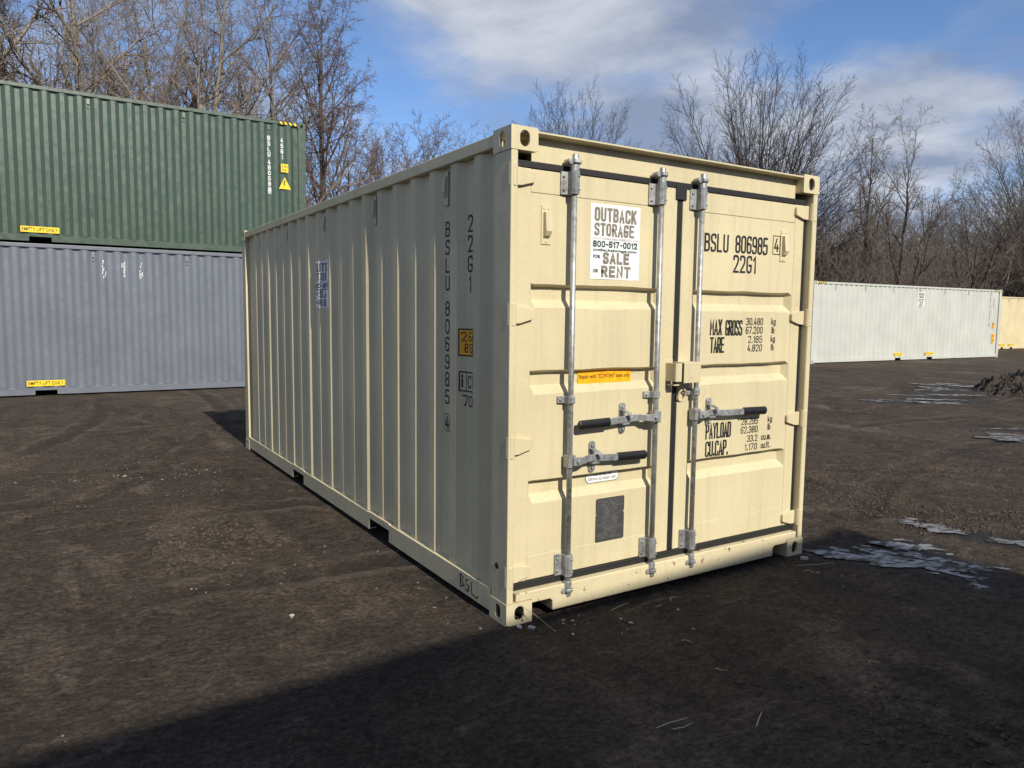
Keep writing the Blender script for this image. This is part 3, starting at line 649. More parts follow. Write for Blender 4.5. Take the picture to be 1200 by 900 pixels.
for xc in (.254, 2.166):
    m = MB(); m.box(xc-.030, xc+.030, .0520, .0582, 2.018, 2.222)
    m.prism([(.052, 2.185), (.030, 2.185), (.020, 2.085), (.034, 2.062), (.052, 2.052)], 'x', xc-.019, xc+.019)
    for dx in (-.014, .014): m.tube([(xc+dx, .053, 2.204), (xc+dx, .048, 2.204)], .006, 8)
    m.tube([(xc, .053, 2.032), (xc, .048, 2.032)], .006, 8)
    m.build('door_vent', M_BE, main, .002)
# --- writing on the doors
DM = lambda a, b: (a, .0562, b)
DS = lambda off: (lambda a, b: (a, .0578-off, b))
t = Text()
for w, a0, a1, b0, b1, wt in (('BSLU', 1.432, 1.645, 2.048, 2.160, .120), ('806985', 1.708, 2.014, 2.052, 2.164, .120), ('4', 2.076, 2.122, 2.078, 2.166, .120), ('22G1', 1.694, 1.906, 1.928, 2.040, .120),
        ('MAX', 1.506, 1.615, 1.534, 1.634, .115), ('GROSS', 1.645, 1.802, 1.530, 1.630, .115), ('TARE', 1.512, 1.640, 1.422, 1.522, .115),
        ('30.480', 1.838, 1.998, 1.597, 1.644, .120), ('67.200', 1.836, 1.998, 1.541, 1.588, .120), ('2.185', 1.862, 1.998, 1.482, 1.528, .120), ('4.820', 1.858, 1.998, 1.426, 1.472, .120),
        ('kg', 2.082, 2.124, 1.602, 1.645, .11), ('kg', 2.082, 2.124, 1.488, 1.531, .11), ('lb', 2.086, 2.114, 1.543, 1.588, .11), ('lb', 2.086, 2.114, 1.430, 1.474, .11),
        ('PAYLOAD', 1.500, 1.732, .876, .978, .115), ('CU.CAP.', 1.502, 1.712, .762, .862, .115), ('28.295', 1.828, 1.990, .944, .990, .120), ('62.380', 1.826, 1.990, .887, .933, .120),
        ('33.2', 1.890, 1.990, .828, .872, .120), ('1.170', 1.872, 1.990, .772, .816, .120), ('kg', 2.088, 2.130, .950, .992, .11), ('lb', 2.088, 2.116, .895, .940, .11), ('cu.m.', 2.030, 2.124, .830, .876, .11), ('cu.ft.', 2.030, 2.120, .774, .818, .11)):
    t.stroke(w, a0, a1, b0, b1, wt, .30)
t.frame(2.062, 2.136, 2.060, 2.184, .005)
t.build('lettering', M_INK, main, DM)
def outback(parent, x0, z0, mapper, cuts=(), W_=.356, H_=.412):
    """white sign sheet; frame coordinates 0..W_, 0..H_"""
    s = Text().strip(x0, x0+W_, z0, z0+H_)
    st = s.build('sign_sticker', M_STK, parent, mapper(0), cuts)
    A = lambda q: x0+q*W_; B = lambda q: z0+q*H_
    g = Text(); g.stroke('OUTBACK', A(.07), A(.92), B(.765), B(.955), .20, .42); g.stroke('STORAGE', A(.07), A(.88), B(.575), B(.750), .20, .42)
    g.stroke('SALE', A(.25), A(.79), B(.205), B(.365), .25, .42); g.stroke('RENT', A(.22), A(.82), B(.025), B(.185), .25, .42)
    g.put('CONTAINERS DELIVERED ON SITE', A(.04), A(.96), B(.528), B(.552), .0); g.put('TM', A(.93), A(.97), B(.725), B(.740), 0)
    g.build('lettering', M_INKG, st, mapper(.0007), cuts)
    k = Text(); k.stroke('800-517-0012', A(.05), A(.95), B(.425), B(.512), .235, .34); k.put('outbackstorage.com', A(.05), A(.94), B(.360), B(.412), .035)
    k.put('FOR', A(.06), A(.20), B(.275), B(.325), .05); k.put('OR', A(.06), A(.165), B(.085), B(.135), .05)
    k.build('lettering', M_INKD, st, mapper(.0007), cuts)
outback(main, .553, 1.850, lambda off: DS(.0012+off))
# orange repair notice, oval notice, data plate
s = Text(); s.rect(.512, .900, 1.262, 1.340); RS = lambda y: (lambda a, b: (a, y, b))
# the notice bridges the pressed band, so it is a thin plate standing on the band's lower lip
m = MB(); m.box(.512, .900, .0935, .0965, 1.262, 1.340)
s2 = m.build('repair_notice', M_YEL, main); t = Text(); t.put('Repair with "CORTEN" steel only', .522, .890, 1.286, 1.318, .014); t.build('lettering', M_INK, s2, RS(.0929))
t = Text(); n = 10; a0, a1, b0, b1 = .580, .832, .686, .752
r = (b1-b0)/2; pts = [(a1-r+r*math.cos(q), b0+r+r*math.sin(q)) for q in [(-.5+i/n)*math.pi for i in range(n+1)]]+[(a0+r+r*math.cos(q), b0+r+r*math.sin(q)) for q in [(.5+i/n)*math.pi for i in range(n+1)]]
MB().prism(pts, 'y', .0935, .0965)
rim = Text().poly(pts).build('oval_notice', M_INK, main, RS(.0968)); ii = [(a0+(a1-a0)/2+(p[0]-(a0+a1)/2)*.97, (b0+b1)/2+(p[1]-(b0+b1)/2)*.90) for p in pts]
Text().poly(ii).build('notice_face', M_STK, rim, RS(.0962)); t = Text(); t.put('FOR REPAIR USE', .640, .772, .724, .738, .01); t.put('CORTEN or EQUIVALENT ONLY', .600, .812, .698, .716, .01); t.build('lettering', M_INK, rim, RS(.0955))
pl = MB().prism([(.640, .600), (.834, .600), (.842, .592), (.842, .515), (.834, .508), (.842, .500), (.842, .352), (.834, .344), (.640, .344), (.632, .352), (.632, .500), (.640, .508), (.632, .515), (.632, .592)], 'y', .0545, .0580).build('data_plate', M_PLATE, main); pl['label'] = 'dark grey engraved data plate'
t = Text(); rg = random.Random(4)
for i in range(19):
    z = .584-i*.0122; a_ = .645+rg.choice((0, .03, .05))
    while a_ < .815-rg.uniform(0, .06):
        w_ = rg.uniform(.012, .045); t.rect(a_, min(a_+w_, .828), z, z+rg.uniform(.003, .006)); a_ += w_+.008
t.join(); t.build('engraved_rule', plain('plate_rule', (.20, .20, .20), .5, .5), pl, RS(.0541))
# --- writing and fittings on the long side
SM = side_map(KP)
t = Text(); z = 2.195
def column(t, chars, yc, ztop, pitch, h, w, gap_at=(), bold=.004):
    z = ztop
    for i, c in enumerate(chars):
        if i in gap_at: z -= pitch*.42
        ww = w*(.35 if c == '1' else 1)
        t.stroke(c, -yc-ww/2, -yc+ww/2, z-h, z, .13 if bold < .008 else .17); z -= pitch
    return z
zend = column(t, 'BSLU806985', .790, 2.195, .1065, .090, .056, (4,)); t.stroke('4', -.790-.022, -.790+.022, .948, 1.028, .14); t.frame(-.790-.032, -.790+.032, .934, 1.042, .004)
column(t, '22G1', .510, 2.205, .1130, .096, .056)
t.frame(-.596, -.426, 1.200, 1.318, .008); t.stroke('i', -.582, -.566, 1.224, 1.300, .13); t.rect(-.548, -.543, 1.200, 1.318); t.stroke('C', -.530, -.490, 1.222, 1.296, .12); t.stroke('C', -.48, -.44, 1.222, 1.296, .12); t.stroke('70', -.572, -.474, 1.115, 1.180, .13)
t.build('lettering', M_INK, main, SM, KC)
s = Text().strip(-.600, -.420, 1.405, 1.565, 8)
hs = s.build('height_sticker', M_INK, main, side_map(KP, .0010), KC)
s = Text().strip(-.591, -.429, 1.414, 1.556, 8)
s.build('sticker_face', M_YEL, hs, side_map(KP, .0016), KC)
t = Text(); t.stroke('2.6m', -.582, -.440, 1.490, 1.545, .13); t.stroke("8'6\"", -.560, -.450, 1.425, 1.480, .13); t.build('lettering', M_INK, hs, side_map(KP, .0022), KC)
outback(main, -3.245, 1.690, lambda off: side_map(KP, .0014+off), KC, .35, .40)
for j in range(0, 17, 4):                                        # side vents in every fourth recess
    yc = .793+PITCH*j; m = MB()
    m.box(.040, .0465, yc-.024, yc+.024, 2.285, 2.485); m.prism([(.0402, 2.455), (.026, 2.455), (.018, 2.365), (.030, 2.342), (.0402, 2.330)], 'y', yc-.016, yc+.016)
    m.build('side_vent', M_BE, main, .002)
# scrawled letters on the bottom rail by the front corner
def scr(pts, w=.0045): MB().tube([(.0035, y, z) for y, z in pts], w, 5).build('scrawl', M_INK, main)
scr([(.520, .135), (.515, .055)]); scr([(.520, .135), (.485, .122), (.500, .098), (.472, .078), (.515, .058)]); scr([(.420, .128), (.450, .118), (.440, .095), (.415, .085), (.428, .055), (.455, .062)]); scr([(.385, .125), (.380, .058), (.320, .050), (.305, .066)])
MB().tube([(.0045, .105, .305), (-.0003, .105, .305)], .017, 14).build('hole_shade_disc', M_RUB, main)  # solid black disc on the post, its colour standing for shade inside a hole

# --- background containers
def empty_lift(parent, pts, yc, z, w=.62, h=.11):
    m = Text().rect(-yc-w/2, -yc+w/2, z, z+h)
    o = m.build('lift_sticker', M_LEM, parent, lambda a, b: (.0115, a*-1, b)); t = Text(); t.put('EMPTY LIFT ONLY', -yc-w*.46, -yc+w*.46, z+h*.2, z+h*.8, .012); t.build('lettering', M_INK, o, lambda a, b: (.0107, -a, b))
def hc40(name, mat, matc, loc, rz, label, seed, L=12.192, H=2.896, marks=None, pk=None):
    c = L/2; pk = pk or [(c-1.22, c-.86), (c+.86, c+1.22)]
    r = make_container(name, L, H, mat, matc, pk, seed=seed); r.location = loc; r.rotation_euler = (0, 0, rz); tag(r, label, 'container'); pts = kinks(L); fn = side_map(pts); cu = [-q[0] for q in pts]
    for a_, b_ in ((.07, 1.21), (1.228, WD-.07)): MB().box(a_, b_, .058, .10, .12, H-.12).build('door', mat, r)
    for z in (2.45, 1.75, 1.05, .35):
        for x in (.02, WD-.02): MB().box(x-.02, x+.02, -.012, .02, z-.06, z+.06).build('hinge', mat, r, .004)
    for x in (.42, .98, 1.46, 2.02): MB().tube([(x, .03, .12), (x, .03, H-.1)], .018, 8).build('lock_rod', M_GALV, r)
    for j in range(0, 41, 6 if L > 7 else 4):
        yc = .793+PITCH*j
        if yc < L-.4:
            m = MB(); m.box(.038, .0465, yc-.026, yc+.026, H-.30, H-.11); m.prism([(.0402, H-.13), (.022, H-.13), (.016, H-.22), (.030, H-.24), (.0402, H-.25)], 'y', yc-.018, yc+.018); m.build('side_vent', mat, r)
    for a, b in pk: empty_lift(r, pts, (a+b)/2, .19)
    if L > 7:
        # black and yellow corner markings of a tall container on the top rail
        for y0, sg in ((.19, 1), (L-.19, -1)):
            for k in range(8):
                q0 = y0+sg*k*.05; m = MB(); sl_ = .03*sg
                m.add([(.0006, q0, H-.076), (.0006, q0+sg*.05, H-.076), (.0006, q0+sg*.05+sl_, H-.024), (.0006, q0+sl_, H-.024)], [(0, 1, 2, 3)])
                m.build('warning_stripe', M_INK if k % 2 else M_LEM, r)
    return r, pts, fn, cu
def shade_text(r, fn, cu, mat, code, size, yc1=.790, yc2=.510, H=2.896):
    t = Text(); z = column(t, code, yc1, H-.35, .115, .095, .058, (4,), .010); t.stroke(code[-1], -yc1-.02, -yc1+.02, z-.01, z+.07, .17); t.frame(-yc1-.034, -yc1+.034, z-.03, z+.09, .008)
    column(t, size, yc2, H-.36, .118, .096, .056, (), .010); t.build('lettering', mat, r, fn, cu)
ga, gp, gf, gcu = hc40('shipping_container', M_GREEN, M_GREEN, (3.02, 13.50, 2.8965), R(90.4), 'dark green tall container stacked on top of the grey container', 11)
shade_text(ga, gf, gcu, M_WINK, 'BSLU480583', '45G1')
def tri_sign(r, fn, cu, yc, z, mat=M_LEM):
    o = Text().poly([(-yc-.13, z), (-yc+.13, z), (-yc, z+.26)]).build('warning_triangle', mat, r, lambda a, b: (.0120, -a, b))
    t = Text(); t.poly([(-yc-.012, z+.19), (-yc+.018, z+.19), (-yc-.008, z+.12), (-yc+.016, z+.12), (-yc-.03, z+.04), (-yc-.012, z+.10), (-yc-.034, z+.10)]); t.build('bolt_mark', M_INK, o, lambda a, b: (.0112, -a, b)); return o
tri_sign(ga, gf, gcu, .47, 1.44)
s = Text().rect(-.55, -.39, 1.80, 1.98).build('height_sticker', M_LEM, ga, lambda a, b: (.0120, -a, b)); Text().put('2.9m', -.53, -.41, 1.90, 1.955, .01).put("9'6\"", -.53, -.41, 1.82, 1.875, .01).build('lettering', M_INK, s, lambda a, b: (.0112, -a, b))
gb, gp, gf, gcu = hc40('shipping_container', M_GREY, M_GREY, (3.00, 13.47, 0), R(90.0), 'grey tall container on the ground beneath the green container', 12)
rg = random.Random(8); t = Text()                                 # chalky scuffs under the top rail
for yc in (4.01, 3.67, 3.36):
    for i in range(9):
        a = -yc+rg.uniform(-.03, .03); z = 2.52+rg.uniform(-.26, .08); hh = rg.uniform(.03, .12); t.poly([(a-.006, z), (a+.008, z+.01), (a+.012, z+hh), (a+.002, z+hh*.9)])
t.join(); t.build('scuff_mark', M_WINK, gb, side_map(gp, .0015), gcu)
wa_, wp, wf, wcu = hc40('shipping_container', M_WHITE, M_WHR, (32.88, 12.80, .05), R(90-2.1), 'long white container across the yard, standing on the ground in front of trees', 13)
shade_text(wa_, wf, wcu, M_INK, 'BSLU452017', '45G1'); tri_sign(wa_, wf, wcu, .47, 1.28, M_YEL)
s = Text().rect(-.60, -.36, .62, 1.02).build('caution_sticker', M_YEL, wa_, lambda a, b: (.0120, -a, b)); Text().put("9'6\"", -.56, -.40, .84, .98, .01).put('HIGH', -.56, -.40, .68, .78, .01).build('lettering', M_INK, s, lambda a, b: (.0112, -a, b))
outback(wa_, -6.05, 2.10, lambda off: (lambda a, b: (.0120-off*4, -a, b)), (), .44, .56)
L6 = 6.058
be, bp_, bf_, bcu = hc40('shipping_container', paint('cream_paint', srgb(204, 190, 154), .5, .08), paint('cream_paint', BEIGE), (45.95, 17.0, .05), R(90), 'cream short container in the distance beyond the end of the white one', 14, L6, 2.896, pk=[(L6/2-.65, L6/2-.38), (L6/2+.38, L6/2+.65)])
# the stack behind the photographer that throws the long shadow over the foreground
hS = 2*2.8965; off = hS/math.tan(R(SUN_EL))
cx_, cy_ = 3.27-off*math.sin(R(SUN_AZ)), .245-off*math.cos(R(SUN_AZ))
rot = R(3.1)
# its front (local x=WD wall) faces +Y: local +x -> world +y, local +y -> world -x
for k, (mt, lb) in enumerate(((M_BROWN, 'oxide red container on the ground, bottom of the stack shading the foreground'), (M_GREY, 'grey container on top of the oxide red one, shading the foreground'))):
    off_ = Vector((-math.sin(rot), math.cos(rot), 0))*WD
    hc40('shipping_container', mt, mt, (cx_-off_.x, cy_-off_.y, k*2.8965), R(90)+rot, lb, 20+k)

# ------------------------------------------------------------------ bare trees
def bark(name, c0, c1):
    m, nt, p = base_mat(name); N = nt.nodes.new; L = nt.links.new; tc = N('ShaderNodeTexCoord')
    mp = N('ShaderNodeMapping'); mp.inputs['Scale'].default_value = (5, 5, 1.2); L(tc.outputs['Object'], mp.inputs[0]); n = N('ShaderNodeTexNoise'); n.inputs['Scale'].default_value = 3; n.inputs['Detail'].default_value = 7; n.inputs['Roughness'].default_value = .7; L(mp.outputs[0], n.inputs[0])
    r = N('ShaderNodeValToRGB'); r.color_ramp.elements[0].position = .35; r.color_ramp.elements[1].position = .68; r.color_ramp.elements[0].color = (*c0, 1); r.color_ramp.elements[1].color = (*c1, 1); L(n.outputs[0], r.inputs[0]); L(r.outputs[0], p.inputs['Base Color'])
    p.inputs['Roughness'].default_value = .9; p.inputs['Specular IOR Level'].default_value = .15
    b = N('ShaderNodeBump'); b.inputs['Strength'].default_value = .6; b.inputs['Distance'].default_value = .03; L(n.outputs[0], b.inputs['Height']); L(b.outputs[0], p.inputs['Normal']); return m
BK1 = bark('pale_bark', (.11, .095, .08), (.34, .30, .255)); TW1 = bark('brown_twig', (.15, .118, .098), (.27, .225, .19))
BK2 = bark('dark_bark', (.055, .046, .040), (.155, .13, .11)); TW2 = bark('grey_twig', (.10, .083, .073), (.19, .16, .14))
TW4 = bark('dark_twig', (.036, .029, .025), (.082, .067, .058)); BK4 = bark('blackish_bark', (.028, .023, .020), (.075, .062, .053))
TW3 = bark('russet_twig', (.12, .075, .055), (.20, .14, .105))
class Grower:
    def __init__(s, seed, st): s.r = random.Random(seed); s.st = st; s.wood = []; s.twig = []
    def rv(s): return Vector((s.r.gauss(0, 1), s.r.gauss(0, 1), s.r.gauss(0, 1)))
    def grow(s, p, d, L, r, lv):
        st = s.st; ns = (9, 7, 5, 4, 2)[min(lv, 4)]; pts = [p.copy()]; rad = [r]; dirs = [d.copy()]
        r1 = max(r*st['taper'][min(lv, len(st['taper'])-1)], .0035)
        for i in range(ns):
            d = (d+s.rv()*st['jit'][lv]/ns**.5+Vector((0, 0, st['up'][lv]/ns))).normalized(); p = p+d*(L/ns); t = (i+1)/ns
            pts.append(p.copy()); rad.append(r+(r1-r)*t); dirs.append(d.copy())
        (s.wood if lv < 2 else s.twig).append((pts, rad, (7, 5, 4, 3, 3)[min(lv, 4)]))
        if lv >= len(st['n']): return
        n = st['n'][lv]; t0 = st['t0'][lv]; az = s.r.uniform(0, 6.28)
        for k in range(n):
            t = t0+(1-t0)*((k+s.r.uniform(.1, .9))/n); i = min(int(t*ns), ns-1); fr = t*ns-i
            q = pts[i].lerp(pts[i+1], fr); dd = dirs[i+1]; rr = rad[i]+(rad[i+1]-rad[i])*fr; az += 2.4+s.r.uniform(-.5, .5)
            e = Vector((1, 0, 0)) if lv == 0 and 'dome' in st else dd.orthogonal().normalized(); e = (e-dd*e.dot(dd)).normalized(); e.rotate(Matrix.Rotation(az, 3, dd)); a = R(st['ang'][lv]*s.r.uniform(.65, 1.3)*(st['fan'](t) if lv == 0 and 'fan' in st else 1))
            if lv == 0 and 'dome' in st: a = R(78)*((n-k-.5)/n)**.62*s.r.uniform(.92, 1.08)
            nd = dd*math.cos(a)+e*math.sin(a); sh = st['shape'](t) if lv == 0 else 1-.45*(t-t0)/(1-t0+1e-6)
            if lv == 0 and 'dome' in st:
                rw, rh, zc = st['dome']; H_ = st['H']; A = (nd.x**2+nd.y**2)/(rw*H_)**2+nd.z**2/(rh*H_)**2; zz = q.z-zc*H_; B = (q.x*nd.x+q.y*nd.y)/(rw*H_)**2+zz*nd.z/(rh*H_)**2; C_ = (q.x**2+q.y**2)/(rw*H_)**2+zz**2/(rh*H_)**2-1
                dist = (-B+math.sqrt(max(0, B*B-A*C_)))/A; s.grow(q, nd, dist*s.r.uniform(.92, 1.0), max(rr*.4*s.r.uniform(.7, 1.2), .052), 1); continue
            s.grow(q, nd, L*st['len'][lv]*sh*s.r.uniform(.75, 1.2) if lv else st['H']*st['len'][0]*sh*s.r.uniform(.8, 1.15), max(min(rr*.75, r*st['rr'][lv]*(sh if lv == 0 else 1)), .005), lv+1)
def tubes(items, name, smooth=True):
    V, F, o = [], [], 0
    for pts, rad, n in items:
        k = len(pts); d0 = (pts[-1]-pts[0]).normalized(); u = d0.orthogonal().normalized(); w = d0.cross(u); cs = [(math.cos(2*math.pi*j/n), math.sin(2*math.pi*j/n)) for j in range(n)]
        for p, r in zip(pts, rad):
            for c, q in cs: V.append((p.x+(u.x*c+w.x*q)*r, p.y+(u.y*c+w.y*q)*r, p.z+(u.z*c+w.z*q)*r))
        for i in range(k-1):
            for j in range(n): a = o+i*n+j; b = o+i*n+(j+1) % n; F.append((a, b, b+n, a+n))
        o += k*n
    me = bpy.data.meshes.new(name); me.from_pydata(V, [], F); me.polygons.foreach_set('use_smooth', [True]*len(F)); return me
STY = {
 'tall':  dict(H=15, n=(15, 8, 7, 6), t0=(.22, .15, .12, .1), ang=(42, 42, 40, 40), len=(.34, .46, .48, .5), shape=lambda t: 1.15-.75*t, jit=(.10, .22, .30, .35, .4), up=(.10, .45, .25, .1, 0), rr=(.5, .55, .55, .55), taper=(.12, .15, .25, .4, .5), r=.17),
 'fork':  dict(H=14, n=(11, 9, 7, 6), t0=(.12, .15, .1, .1), ang=(34, 38, 42, 45), len=(.50, .42, .46, .5), shape=lambda t: 1.15-.6*t, jit=(.16, .26, .32, .4, .4), up=(.05, .35, .15, .05, 0), rr=(.6, .55, .5, .55), taper=(.10, .14, .25, .4, .5), r=.19),
 'round': dict(H=13, dome=(.40, .45, .55), n=(112, 13, 7, 4), t0=(.45, .25, .1, .1), ang=(62, 31, 30, 30), len=(.56, .25, .50, .52), shape=lambda t: 1.0-.38*t, jit=(.03, .05, .12, .2, .3), up=(.05, .06, .14, .12, .05), rr=(.45, .58, .6, .62), taper=(.15, .12, .2, .4, .5), r=.30),
 'broom': dict(H=13, n=(34, 10, 6, 5), t0=(.10, .10, .1, .1), ang=(38, 36, 42, 45), len=(.30, .42, .5, .55), shape=lambda t: .55+1.1*t*(1-t)*1.6-.35*t, jit=(.05, .20, .35, .5, .5), up=(.05, .50, .0, -.15, -.2), rr=(.30, .5, .5, .55), taper=(.12, .15, .25, .4, .5), r=.16),
 'small': dict(H=9, n=(14, 8, 6, 4), t0=(.12, .12, .1, .1), ang=(40, 40, 42, 45), len=(.42, .45, .48, .5), shape=lambda t: 1.1-.6*t, jit=(.16, .28, .35, .4, .4), up=(.1, .35, .15, .05, 0), rr=(.5, .55, .5, .55), taper=(.12, .15, .25, .4, .5), r=.10)}
TM = {}
def tree_mesh(kind, v):
    if (kind, v) not in TM:
        st = STY[kind]; g = Grower(hash_(kind)*31+v, st); trunk_len = st['H']*(.26 if kind == 'round' else .82)
        g.grow(Vector((0, 0, -.25)), Vector((0, 0, 1)), trunk_len, st['r'], 0)
        TM[(kind, v)] = (tubes(g.wood, 'trunk'), tubes(g.twig, 'crown'), max(q.z for it in g.twig for q in it[0]))
    return TM[(kind, v)]
def hash_(k): return sum(ord(c)*(i+3) for i, c in enumerate(k))
FH = Vector((math.sin(yaw), math.cos(yaw), 0)); RH = Vector((math.cos(yaw), -math.sin(yaw), 0)); CP = Vector((-1.99273, -3.20974, 0))
def spot(px, D): return CP+FH*D+RH*((px-600)/867.5*D)
tr = random.Random(77)
def tree(kind, v, px, D, h, wood, twig, label, group=None, lean=0, wx=1.0):
    a, b, top = tree_mesh(kind, v); p = spot(px, D); s = h/top
    r = empty('bare_tree', (p.x, p.y, .03), tr.uniform(0, 6.28)); r.scale = (s*wx, s*wx, s); r.rotation_euler[0] = lean
    for nm, me, mt in (('trunk', a, wood), ('crown', b, twig)):
        o = bpy.data.objects.new(nm, me)
        if not me.materials: me.materials.append(mt)
        COL.objects.link(o); o.parent = r; o.material_slots[0].link = 'OBJECT'; o.material_slots[0].material = mt
    return tag(r, label, 'tree', group)
G1 = 'bare trees behind the stacked containers'; L1 = 'tall bare tree with pale trunk rising behind the green container'
for px, D, h, k, v in ((-45, 21, 15, 'tall', 0), (18, 20, 15, 'tall', 1), (62, 23, 14, 'fork', 0), (128, 22, 14.5, 'tall', 2), (176, 25, 13.5, 'fork', 1), (232, 21.5, 13, 'tall', 0), (272, 20, 12.8, 'fork', 2), (318, 24, 12.5, 'tall', 1), (95, 30, 15, 'fork', 2), (205, 31, 15, 'tall', 2), (300, 33, 14, 'fork', 0), (-10, 29, 15, 'fork', 1)):
    tree(k, v, px, D, h, BK1, TW1, L1, G1)
tree('broom', 0, 388, 24, 11.9, BK2, TW3, 'narrow russet tree full of fine twigs just past the end of the green container')
tree('fork', 1, 420, 27, 9.0, BK2, TW3, 'slanting bare tree with drooping twigs beside the narrow russet tree', lean=.12)
for px, D, h in ((352, 38, 11.0), (428, 44, 12.4), (450, 47, 13.2), (478, 50, 14.6), (503, 52, 14.6), (530, 55, 15.2), (565, 54, 15.0), (440, 40, 11.6), (490, 46, 13.2), (462, 42, 12.4)):
    tree('small', tr.randrange(3), px, D, h, BK2, TW1 if px % 2 else TW3, 'small bare tree of the low thicket seen above the beige container roof rail', 'small trees beyond the beige container')
tree('round', 0, 665, 58, 19.8, BK4, TW4, 'round headed bare tree above the left half of the beige container doors', wx=.80)
tree('round', 0, 876, 44, 17.4, BK4, TW4, 'large dome shaped bare tree above the right half of the beige container doors', wx=1.0)
for px, D, h in ((735, 66, 14.5), (765, 62, 15.5), (620, 66, 12), (700, 68, 13)):
    tree('small', tr.randrange(3), px, D, h, BK2, TW2, 'smaller bare tree filling in between the two round headed trees', 'trees between the round headed ones')
GW = 'bare trees behind the white container'
tree('fork', 2, 1042, 40, 13.2, BK2, TW2, 'tall open bare tree with slanting stems right behind the white container', lean=-.06)
tree('tall', 2, 1012, 43, 13.4, BK2, TW2, 'tall slender bare tree between the dome shaped tree and the slanting one', wx=.8)
tree('fork', 0, 1125, 40, 10.8, BK2, TW2, 'bare tree leaning over the middle of the white container', lean=.10)
tree('round', 0, 1222, 56, 19.2, BK2, TW2, 'bare tree with wide spread limbs behind the cream container')
for i in range(34):
    px = 935+i*9.2+tr.uniform(-9, 9); D = tr.uniform(54, 84); h = tr.uniform(.145, .205)*D*(1.0 if px < 1130 else 1.05)
    tree(tr.choice(('small', 'small', 'fork', 'tall')), tr.randrange(3), px, D, h, BK2, tr.choice((TW1, TW2, TW2, TW3)), 'bare tree of the dense wood behind the white container', GW)
# undergrowth at the wood's edge: nobody could count these stems
def thicket(name, areas, seed, label, mat):
    rg = random.Random(seed); items = []
    for px0, px1, D0, D1, n, h0, h1 in areas:
        for i in range(n):
            p = spot(rg.uniform(px0, px1), rg.uniform(D0, D1)); p.z = -.05; h = rg.uniform(h0, h1); d = Vector((rg.gauss(0, .22), rg.gauss(0, .22), 1)).normalized()
            pts = [p]
            for k in range(4): d = (d+Vector((rg.gauss(0, .16), rg.gauss(0, .16), .02))).normalized(); pts.append(pts[-1]+d*h/4)
            items.append((pts, [.022, .018, .014, .009, .005], 3))
            for k in range(9):
                j = rg.randrange(1, 4); q = pts[j].lerp(pts[j+1], rg.random()); e = (d+Vector((rg.gauss(0, .6), rg.gauss(0, .6), rg.gauss(.1, .35)))).normalized(); l = h*rg.uniform(.15, .38)
                m_ = q+e*l*.5; items.append(([q, m_, m_+(e+Vector((rg.gauss(0, .3), rg.gauss(0, .3), rg.gauss(0, .3))))*l*.5], [.009, .007, .004], 3))
    o = link(name, tubes(items, name), mat); return tag(o, label, 'undergrowth', kind='stuff')
thicket('undergrowth', ((930, 1110, 38, 60, 800, 3.5, 7.5), (1100, 1330, 53, 66, 900, 4.5, 9), (930, 1330, 66, 86, 800, 6, 11)), 3, 'tangled brown leafless undergrowth behind the white container', TW2)
thicket('undergrowth', ((600, 960, 50, 74, 1100, 4, 9),), 6, 'tangled leafless brush around the feet of the round headed trees', TW2)
thicket('undergrowth', ((330, 640, 34, 60, 700, 4, 8.5), (-120, 340, 26, 40, 500, 4, 8)), 4, 'tangled leafless brush beyond the green container', TW3)

# ------------------------------------------------------------------ dirt mound at the right
def mound():
    n = 130; F = []; cx, cy, rx, ry, hh = 18.6, 4.35, 3.4, 1.9, .62
    U, Vv = np.meshgrid(np.linspace(-1, 1, n), np.linspace(-1, 1, n)); X, Y = cx+U*rx, cy+Vv*ry; f = fbm(X*1.1, Y*1.1, 61, 3); g = np.abs(fbm(X*5.5, Y*5.5, 71, 5)); k = np.maximum(0, 1-np.hypot(U, Vv)**1.6)
    V = np.stack([X, Y, -.01+k*hh*(.75+.9*f)+(.34*g+.05*f)*np.minimum(1, k*5)], 2).reshape(-1, 3).tolist()
    for j in range(n-1):
        for i in range(n-1): a = j*n+i; F.append((a, a+1, a+n+1, a+n))
    o = MB().add(V, F).build('dirt_mound', M_MUD); return tag(o, 'low lumpy heap of dark dirt beside the far puddles', 'dirt mound')
M_MUD = bark('dark_mud', (.018, .015, .013), (.085, .070, .058))
mound()
# ------------------------------------------------------------------ litter on the ground
def gz(x, y): return float(ground_z(np.array([x]), np.array([y]))[0])
def pebble_mesh(seed, r):
    bm = bmesh.new(); bmesh.ops.create_icosphere(bm, subdivisions=2, radius=r); rg = random.Random(seed); k = [Vector((rg.gauss(0, 1), rg.gauss(0, 1), rg.gauss(0, 1))).normalized() for _ in range(7)]
    for v in bm.verts:
        d = v.co.normalized()
        for q in k:
            t = d.dot(q)
            if t > .62: v.co -= q*(t-.62)*r*1.0
        v.co.z *= .7
    me = bpy.data.meshes.new('pebble'); bm.to_mesh(me); bm.free(); me.materials.append(M_STONE); return me
PB = [pebble_mesh(i, .5) for i in range(5)]; rg = random.Random(21)
def pebble(x, y, d, label, group=None):
    o = bpy.data.objects.new('pebble', PB[rg.randrange(5)]); COL.objects.link(o); o.scale = (d, d*rg.uniform(.6, 1), d*rg.uniform(.5, .8)); o.rotation_euler = (0, 0, rg.uniform(0, 6.28)); o.location = (x, y, gz(x, y)+d*.12); return tag(o, label, 'stone', group)
pebble(.06, -.035, .050, 'pale stone under the front left foot of the beige container, larger of two'); pebble(.115, -.07, .042, 'smaller pale stone touching the front left foot of the beige container')
GP = 'white chips in the shade before the doors'
